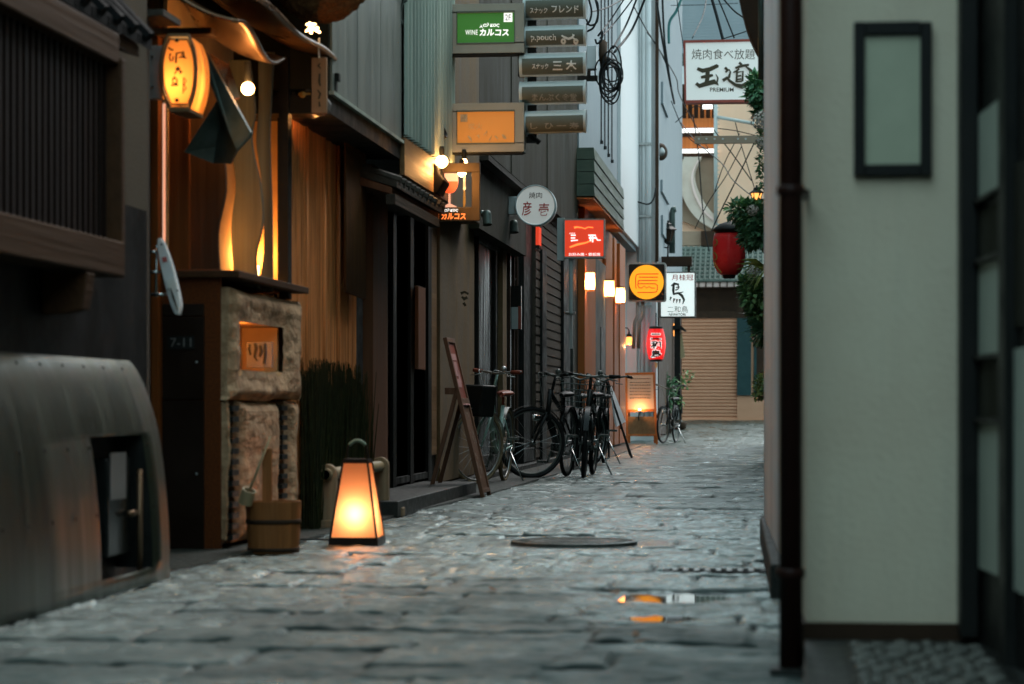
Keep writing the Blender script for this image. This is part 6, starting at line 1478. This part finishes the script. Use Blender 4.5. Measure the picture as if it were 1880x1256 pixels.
    build_each(mb, 'mudguard', frame if frame != 'bike_green' else 'steel_dull', t, smooth=True)
    mb = MB(); mb.lathe([(0,-.004),(.085,-.004),(.09,.0),(.085,.004),(0,.004)], BB+V((0,-.05,0)), 22, (0,1,0)); mb.tube([BB+V((0,-.06,0)), BB+V((.09,-.075,-.13))], .011, 6); mb.tube([BB+V((0,.06,0)), BB+V((-.09,.075,.13))], .011, 6); mb.tube([BB+V((0,-.07,0)), BB+V((0,.07,0))], .018, 8); ck = mb.build('crank', 'iron', t, smooth=False); ORG[ck.name] = V((0,0,0))
    mb = MB()
    for s_, p in ((-1, BB+V((.09,-.125,-.13))), (1, BB+V((-.09,.125,.13)))): mb = MB(); mb.box(p.x-.045, p.x+.045, p.y-.045, p.y+.045, p.z-.012, p.z+.012); mb.build('pedal', 'iron', ck)
    mb = MB(); mb.tube([V((.10,.06,.28)), V((.18,.22,.0))], .008, 6); mb.tube([V((.10,.06,.28)), V((.0,.06,.335))], .008, 6); mb.build('kickstand', 'chrome', t, smooth=True)
    if basket:
        mb = MB(); P0 = [(.97,-.14,.68),(1.20,-.14,.68),(1.20,.14,.68),(.97,.14,.68)]; P1 = [(.95,-.18,.94),(1.26,-.18,.94),(1.26,.18,.94),(.95,.18,.94)]
        for k in range(5):
            ring = [S(V(P0[i]).lerp(V(P1[i]), k/4)) for i in range(4)]; mb.tube(ring, .004, 4, closed=True)
        for i in range(4):
            for f_ in np.linspace(0, 1, 8): mb.tube([S(V(P0[i]).lerp(V(P0[(i+1) % 4]), f_)), S(V(P1[i]).lerp(V(P1[(i+1) % 4]), f_))], .003, 4, cap=False)
        for f_ in np.linspace(0, 1, 6): mb.tube([S(V(P0[0]).lerp(V(P0[1]), f_)), S(V(P0[3]).lerp(V(P0[2]), f_))], .003, 4)
        mb.build('basket', 'iron', t)
    if bag:
        mb = MB(); pts = [S((.97,s1*.11,z)) for s1, z in ((-1,.60),(1,.60),(1.25,.88),(-1.25,.88))]; d = S((1.16,0,.7))-S((.97,0,.7)); mb.prism(pts, d); mb.build('front_bag', 'black', t, bevel=.02)
    if lamp_on or frame == 'bike_black':
        p = S((1.03,0,.58)) if not lamp_on else S((1.0,0,zt-.03)); d = S((1.3,0,.58))-S((1.03,0,.58)); mb = MB(); mb.lathe([(0,-.05),(.022,-.045),(.034,.02),(.034,.03)], p, 14, d); ho = mb.build('headlight', 'chrome', t, smooth=True); ORG[ho.name] = V((0,0,0))
        mb = MB(); mb.lathe([(.032,.031),(.02,.036),(0,.038)], p, 14, d); mb.build('lens', 'sign_white', ho, smooth=True)
    return t
bicycle('pale green bicycle with tan tyres and red brown grips next to the folding board', QG(889, 891), -93, -3, -34, 'bike_green', 'tyre_tan', 'leather', 'leather', bag=True, bar='flat')
bicycle('black bicycle with its large front wheel turned side on beside the green one', QG(994, 880), -98, -3, -55, thick=1.15, bar='flat', stepthrough=False, r=.34)
bicycle('black bicycle facing the street head on in the middle of the parked bunch', QG(1069, 876), -91, -4, 4, thick=1.3, stepthrough=False, r=.34)
bicycle('black bicycle with a wire front basket and chrome headlight by the easel', QG(1096, 855), -90, -3, -22, basket=True, lamp_on=True, bar='city', r=.33)
bicycle('black bicycle with a swept bar and basket half hidden behind the others', QG(1052, 862), -88, -4, 0, basket=True, bar='city', r=.33)
bicycle('lone black bicycle parked beyond the lit menu stand', QG(1219, 816), -99, -2, -8, bar='city', spk=14)

# ================================================================== FOLIAGE
def leaves(mb, c, rad, n, size, droop=.2):
    c = Vector(c)
    for i in range(n):
        d = Vector((random.gauss(0,1), random.gauss(0,1), random.gauss(0,1))).normalized(); rr = random.random()**.45
        p = c+Vector((d.x*rad[0], d.y*rad[1], d.z*rad[2]))*rr
        ax = (d+Vector((random.gauss(0,.6), random.gauss(0,.6), random.gauss(-droop,.5)))).normalized(); sd_ = ax.cross(Vector((random.gauss(0,.4), random.gauss(0,.4), 1))).normalized(); up = sd_.cross(ax)
        L_ = size*random.uniform(.65, 1.25); w = L_*random.uniform(.20, .30); k = len(mb.v)
        mb.v += [tuple(p), tuple(p+ax*L_*.4+sd_*w+up*L_*.06), tuple(p+ax*L_), tuple(p+ax*L_*.4-sd_*w+up*L_*.06), tuple(p+ax*L_*.42-up*L_*.02)]
        mb.f += [(k, k+1, k+4), (k+1, k+2, k+4), (k+2, k+3, k+4), (k+3, k, k+4)]
    return mb
Yk = 32.0; pz = PX(Yk)
def shrub(name, label, clumps, mats, size=.105, dens=1.9, trunk=None):
    t = thing(name, label, 'shrub', Q(clumps[0][0], clumps[0][1]+clumps[0][3], Yk))
    for mi, mt in enumerate(mats):
        mb = MB()
        for (u, v, ru, rv, nn) in clumps: leaves(mb, Q(u, v, Yk+random.uniform(-.1,.2)), (ru*pz, .32, rv*pz), int(nn*dens/len(mats)), size)
        mb.build('leaf', mt, t)['kind'] = 'stuff'
    mb = MB()
    for (u, v, ru, rv, nn) in clumps:
        for k in range(5): mb.tube([Q(1412, v+random.uniform(-10,20), Yk+.2), Q(u+random.uniform(-.5,.7)*ru, v+random.uniform(-.6,.6)*rv, Yk+random.uniform(-.1,.1))], [.014,.004], 5)
    mb.build('twig', 'trunk', t); return t
shrub('overhanging_shrub', 'dark glossy shrub overhanging the corner of the barbecue sign', [(1391,168,18,26,330),(1384,178,16,8,50),(1398,205,12,14,120),(1386,150,10,10,40)], ['leaf_dark','leaf_mid','leaf_dark'])
shrub('leafy_shrub', 'big leafy shrub beside the big red lantern', [(1385,398,34,26,560),(1360,385,26,16,120),(1396,430,20,22,320),(1375,435,18,20,200)], ['leaf_dark','leaf_dark','leaf_mid'])
shrub('glossy_bush', 'dark glossy bush under the yellow green palm fronds', [(1388,540,26,28,520),(1370,520,14,12,110),(1392,575,22,18,240),(1398,610,14,22,160)], ['leaf_dark','leaf_dark','leaf_mid'])
shrub('low_bush', 'small yellow green bush low down beside the teal pillar', [(1400,705,16,18,170),(1394,722,12,12,90),(1403,690,10,10,50)], ['leaf_mid','leaf_yellow'], .06)
shrub('hanging_vine', 'thin vine with pale leaves hanging between the two upper shrubs', [(1399,250,9,22,80),(1397,300,8,26,60),(1399,335,7,20,40)], ['leaf_mid','leaf_dark'], .07)
t = thing('palm_fronds', 'yellow green palm fronds fanning out beside the big red lantern', 'palm', Q(1412, 505, 31.8))
for (c_, n_, L_) in (((1408, 492), 22, 52), ((1410, 605), 14, 45)):
    for k in range(n_):
        an = R(150+k*(95/n_)+random.uniform(-4,4)); l = L_*random.uniform(.7,1.15); mb_ = None
        p0 = Q(c_[0], c_[1], 31.8); p1 = Q(c_[0]+l*math.cos(an)*.6, c_[1]-l*math.sin(an)*.6-3, 31.6); p2 = Q(c_[0]+l*math.cos(an), c_[1]-l*math.sin(an)+3, 31.55)
        mb = MB() if k == 0 else mb
        sd_ = Vector((0,.5,1)).cross((p2-p0).normalized()).normalized()*.024; kk = len(mb.v)
        mb.v += [tuple(p0-sd_*.5), tuple(p0+sd_*.5), tuple(p1+sd_*1.2), tuple(p1-sd_*1.2), tuple(p2)]; mb.f += [(kk, kk+1, kk+2, kk+3), (kk+3, kk+2, kk+4)]
    mb.build('frond', 'leaf_yellow' if c_[1] < 500 else 'leaf_dark', t, solid=.002)
def bloom(label, u, v, r_):
    c = Q(u, v, 31.6); t = thing('hydrangea_bloom', label, 'flower', c, 'pale flower heads in the shrubs'); mb = MB()
    for i in range(150):
        d = Vector((random.gauss(0,1), random.gauss(0,1), random.gauss(0,1))).normalized(); p = c+Vector((d.x*r_*1.15, d.y*r_*.8, d.z*r_))*random.uniform(.8,1.05); e = d.orthogonal().normalized()*r_*.16; g = d.cross(e); k = len(mb.v)
        mb.v += [tuple(p+e), tuple(p+g), tuple(p-e), tuple(p-g)]; mb.f.append((k, k+1, k+2, k+3))
    mb.build('petal', 'flower', t)['kind'] = 'stuff'
bloom('largest pale flower head under the shrub at the barbecue sign', 1397, 222, .13); bloom('pale flower head above the big red lantern', 1382, 386, .075); bloom('pale flower head among the palm fronds', 1383, 499, .08); bloom('pale flower head hanging on the thin vine', 1401, 262, .09)
# dark potted plant behind the lone bicycle
t = thing('potted_plant', 'dark leafy potted plant between the menu stand and the slim post', 'plant', Q(1225, 800, 50))
mb = MB(); pz2 = PX(50.)
for (u, v, ru, rv, nn) in ((1212,705,16,22,260),(1228,715,14,25,220),(1220,740,16,26,200)): leaves(mb, Q(u, v, 50), (ru*pz2, .25, rv*pz2), nn, .10)
mb.build('leaf', 'leaf_dark', t)['kind'] = 'stuff'
mb = MB()
for (u, v, ru, rv, nn) in ((1262,688,12,7,26),(1255,705,12,12,40),(1250,735,6,14,30)): leaves(mb, Q(u, v, 50), (ru*pz2, .2, rv*pz2), nn, .09)
mb.tube([Q(1230, 760, 50), Q(1245, 712, 50), Q(1264, 688, 50)], .01, 5); mb.build('twig', 'leaf_mid', t)
mb = MB(); q = Q(1222, 790, 50); q.z = float(rise(np.array(50.))); mb.lathe([(.12,0),(.17,.25),(.15,.25),(.14,.2),(0,.2)], q, 18); mb.build('pot', 'brown_dark', t, smooth=True)
t = thing('leaf_spray', 'pale blurred leaf spray in front of the slatted window', 'plant', Q(2, 130, 8.6))
mb = MB(); 
for (u0, v0, u1, v1) in ((-12,128,36,107),(-12,156,22,142)):
    p0, p1 = Q(u0, v0, 8.6), Q(u1, v1, 8.6); pm = p0.lerp(p1, .5)+Vector((0,0,.006)); mb.prism([p0, pm+Vector((0,0,.008)), p1, pm-Vector((0,0,.008))], (0,.004,0))
mb.build('leaf', 'leaf_yellow', t)

# ================================================================== CABLES
CG = 'overhead cables across the alley'
def cable(pts, Yk, r=.010, label='thin dark overhead cable strung across the top of the alley', mat='cable', sag=0):
    P_ = []
    for k, q in enumerate(pts):
        yy = Yk[k] if isinstance(Yk, (list, tuple)) else Yk; P_.append(Q(q[0], q[1], yy))
    P_ = [Vector(x) for x in smoothline([tuple(p) for p in P_], 6)]; n_ = len(P_)
    for i, p in enumerate(P_): p.z -= sag*math.sin(math.pi*i/(n_-1))
    mb = MB(); mb.tube(P_, r, 6); o = mb.build('overhead_cable', mat, None, smooth=True); return tag(o, label, 'cable', CG)
thinl = 'thin dark overhead cable strung across the top of the alley'
cable([(1187,-10),(1160,55),(1128,96)], [34,34,33.2], .018, label='thick dark cable sweeping from the top edge down to the coil, outer one'); cable([(1172,-10),(1150,45),(1126,88)], [34,34,33.2], .015, label='second thick cable sweeping down to the coil beside the outer one')
cable([(1168,-10),(1130,40),(1102,70)], [34,34,33], label='thin cable crossing down to the top of the coil'); cable([(1150,-8),(1120,38),(1098,66)], [34,34,33], label='thinnest cable dropping to the coil beside the tube signs'); cable([(1085,22),(1115,14),(1148,-4)], [32,33,34], label='short thin cable hanging level above the coil')
cable([(1160,5),(1190,60),(1240,140),(1250,180),(1300,272)], [44,45,50,54,60], .012, label='long thin cable slanting past the white building to the far facade'); cable([(1206,4),(1214,60),(1226,130),(1238,190)], [45,46,48,50], .022, label='thick black cable hanging along the white building corner'); cable([(1216,-10),(1219,60),(1223,100),(1232,160)], [46]*4, .022, label='second thick black cable beside the white building corner')
cable([(1253,-8),(1242,20),(1229,42),(1228,80)], 48, .03, 'teal green hose like cable hanging at the top of the gap', 'cable_green'); cable([(1242,-8),(1248,40),(1255,88)], 47, label='thin cable hanging straight down at the top of the gap'); cable([(1230,10),(1290,9),(1355,6)], 52, .008, label='thin level wire across the very top of the gap')
cable([(1298,-8),(1290,30),(1271,70)], [42,41,40], label='thin cable slanting down to the corner of the barbecue sign'); cable([(1305,-8),(1316,30),(1327,72)], 39.5, .028, 'thick dark cable running down to the top of the barbecue sign'); cable([(1316,-8),(1330,25),(1348,70)], 40, .014, label='dark cable running down behind the barbecue sign by the thick one'); cable([(1323,-8),(1350,22),(1380,40)], 38, .014, label='thin cable curving away above the curved dark eave'); cable([(1326,72),(1345,66),(1372,57)], 39, label='short thin cable rising to the curved dark eave above the barbecue sign')
cable([(1310,238),(1350,290),(1380,332)], 45, .012, label='thin cable slanting across the beige wall toward the coach lamp'); cable([(1250,225),(1280,262),(1325,300),(1345,330),(1380,360)], [50,48,46,45,44], .010, label='long thin cable crossing the whole beige facade from upper corner to shrub'); cable([(1385,262),(1352,330),(1322,390),(1306,425)], 46, .014, label='thicker cable slanting down the beige wall to the big red lantern'); cable([(1362,268),(1335,320),(1300,372),(1276,420)], 47, .010, label='thin cable slanting down the beige wall to the brown beam'); cable([(1350,225),(1362,270),(1385,345)], 46, label='thin cable falling steeply beside the shrub over the beige wall')
cable([(1272,210),(1282,280),(1288,360),(1294,420),(1302,462)], 50, .014, label='dark cable hanging down across the curved facade ornament'); cable([(1232,185),(1262,250),(1300,275)], 52, label='thin cable dipping past the lit strips of the loggia'); cable([(1318,236),(1350,240),(1392,250)], 50, label='thin nearly level cable just under the barbecue sign'); cable([(1240,225),(1275,195),(1287,200)], 52, label='short thin cable over the loggia under the barbecue sign'); cable([(1358,245),(1330,300),(1312,352)], 48, label='short thin cable in the middle of the beige wall')
cable([(1148,362),(1170,370),(1190,375),(1200,365),(1204,345)], [43,45.5,45.5,45.5,45.5], .015, 'dark cable looped from the pale wall round to the white pipes'); cable([(1188,60),(1200,75),(1215,100),(1228,130)], [45,45.8,47,48], .012)
# wall cables running down the pale building
for u, v1 in ((1104,262),(1110.5,272),(1117,286),(1123.5,297)):
    X = -2.63; yk = YW(u, X); mb = MB(); mb.tube([Q(u, -80, yk), Q(u, v1, yk)], .011, 6); mb.lathe([(.03,-.02),(.03,.03)], Q(u, v1, yk), 8); o = mb.build('wall_conduit', 'cable', None); tag(o, 'thin vertical conduit on the pale blue grey wall above the canopy', 'conduit', 'four conduits on the pale wall')
t = thing('cable_coil', 'tangled coil of spare black cable hanging by the tube signs', 'cable coil', Q(1122, 180, 32))
mb = MB()
for k in range(13):
    cu, cv, ru, rv = 1121+random.uniform(-7,7), 140+random.uniform(-18,14), random.uniform(12,22), random.uniform(18,42); ph = random.uniform(-.3,.3); yy = 31.8+random.uniform(-.12,.12)
    mb.tube([Q(cu+ru*math.cos(a)+ph*rv*math.sin(a)*.4, cv+rv*math.sin(a), yy) for a in np.linspace(0, 2*math.pi, 28, endpoint=False)], random.uniform(.007,.012), 5, closed=True)
mb.build('loop', 'cable', t, smooth=True)['kind'] = 'stuff'
mb = MB(); 
for (u, v) in ((1106,75),(1109,78)): mb.tube([Q(u, v, 31.9), Q(u-1, v+25, 31.85), Q(u+2, v+48, 31.9)], .045, 10)
mb.build('splice_case', 'brown_dark', t, smooth=True)
mb = MB(); fbox(mb, 1060, 139, 1097, 148, 32.1, .08); fbox(mb, 1060, 128, 1084, 139, 32.15, .06); mb.build('bracket', 'weathered', t)
t = thing('white_junction_box', 'white junction box beside the third tube sign', 'junction box', Q(1085, 126, 31.9)); mb = MB(); fbox(mb, 1077, 84, 1095, 126, 31.9, .15); mb.build('box', 'white_paint', t, bevel=.006); mb = MB(); fbox(mb, 1079, 126, 1093, 128, 31.92, .1); mb.build('base', 'bracket_grey', t)
for k, pts in enumerate(([(1080,-5),(1086,20),(1082,40),(1072,48)], [(1092,-5),(1098,25),(1090,50),(1077,58)], [(1075,30),(1082,46),(1096,40),(1098,10),(1090,-5)], [(1098,66),(1106,58),(1104,74),(1096,80),(1093,72)])):
    mb = MB(); mb.tube([Q(u, v, 30.5) for u, v in smoothline(pts, 6)], .014, 6); o = mb.build('dangling_cable', 'cable', None, smooth=True); tag(o, 'black cable looping down beside the tube sign ends', 'cable', 'dangling cables by the tube signs')
# wall clutter on the bar fronts
t = thing('poster_case', 'small glass case with a pale poster on the dark bar front', 'poster case', Q(945, 605, 25.6)); Yk = 25.6
mb = MB(); fbox(mb, 931, 525, 957, 605, Yk, .05); mb.build('case', 'black_gloss', t); mb = MB(); fbox(mb, 931, 564, 951, 604, Yk-.01, .008); mb.build('poster', 'frosted_grey', t); mb = MB(); fbox(mb, 951, 562, 957, 604, Yk-.01, .008); mb.build('poster_edge', 'board_red', t)
mb = MB(); mb.ball(Q(930.5, 517, Yk), .022, 10, 6); mb.tube([Q(930.5, 517, Yk), Q(930.5, 528, Yk)], .01, 6); mb.build('lamp_arm', 'chrome', t, smooth=True)
t = thing('wine_bottle_holder', 'small grey post box shape on a stick beside the narrow dark window', 'mailbox', Q(1047, 600, 30)); mb = MB(); fbox(mb, 1043, 572, 1056, 576, 30, .1); fbox(mb, 1045, 576, 1051, 640, 30.03, .05); mb.build('case', 'frosted_grey', t)

# ================================================================== ADDED UNSEEN WALLS BEHIND THE CAMERA THAT SHADE THE NEAR ALLEY
t = thing('shading_house', 'unseen dark house added behind the viewpoint to block light', 'house', (-1, -5, 0))
mb = MB(); mb.box(-6, 6, -20, -17, 0, 5); mb.build('wall', 'dark_concrete', t)
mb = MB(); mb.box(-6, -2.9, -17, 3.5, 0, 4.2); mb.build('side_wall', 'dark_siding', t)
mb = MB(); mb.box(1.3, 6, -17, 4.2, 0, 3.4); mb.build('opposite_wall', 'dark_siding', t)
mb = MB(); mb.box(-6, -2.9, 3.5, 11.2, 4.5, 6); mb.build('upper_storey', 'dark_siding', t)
mb = MB(); mb.prism([(.12,6.3,2.7),(3,6.3,2.7),(3,6.6,2.8),(.12,6.6,2.8)], (0,0,.06)); mb.build('eave', 'roof_tile', bpy.data.objects['white_plaster_house'])  # unseen eave, added to shade the wall facing the camera
mb = MB(); mb.box(.12, 3, 6.7, 13, 3.8, 6.8); mb.build('upper_wall', 'house_white', bpy.data.objects['white_plaster_house'])
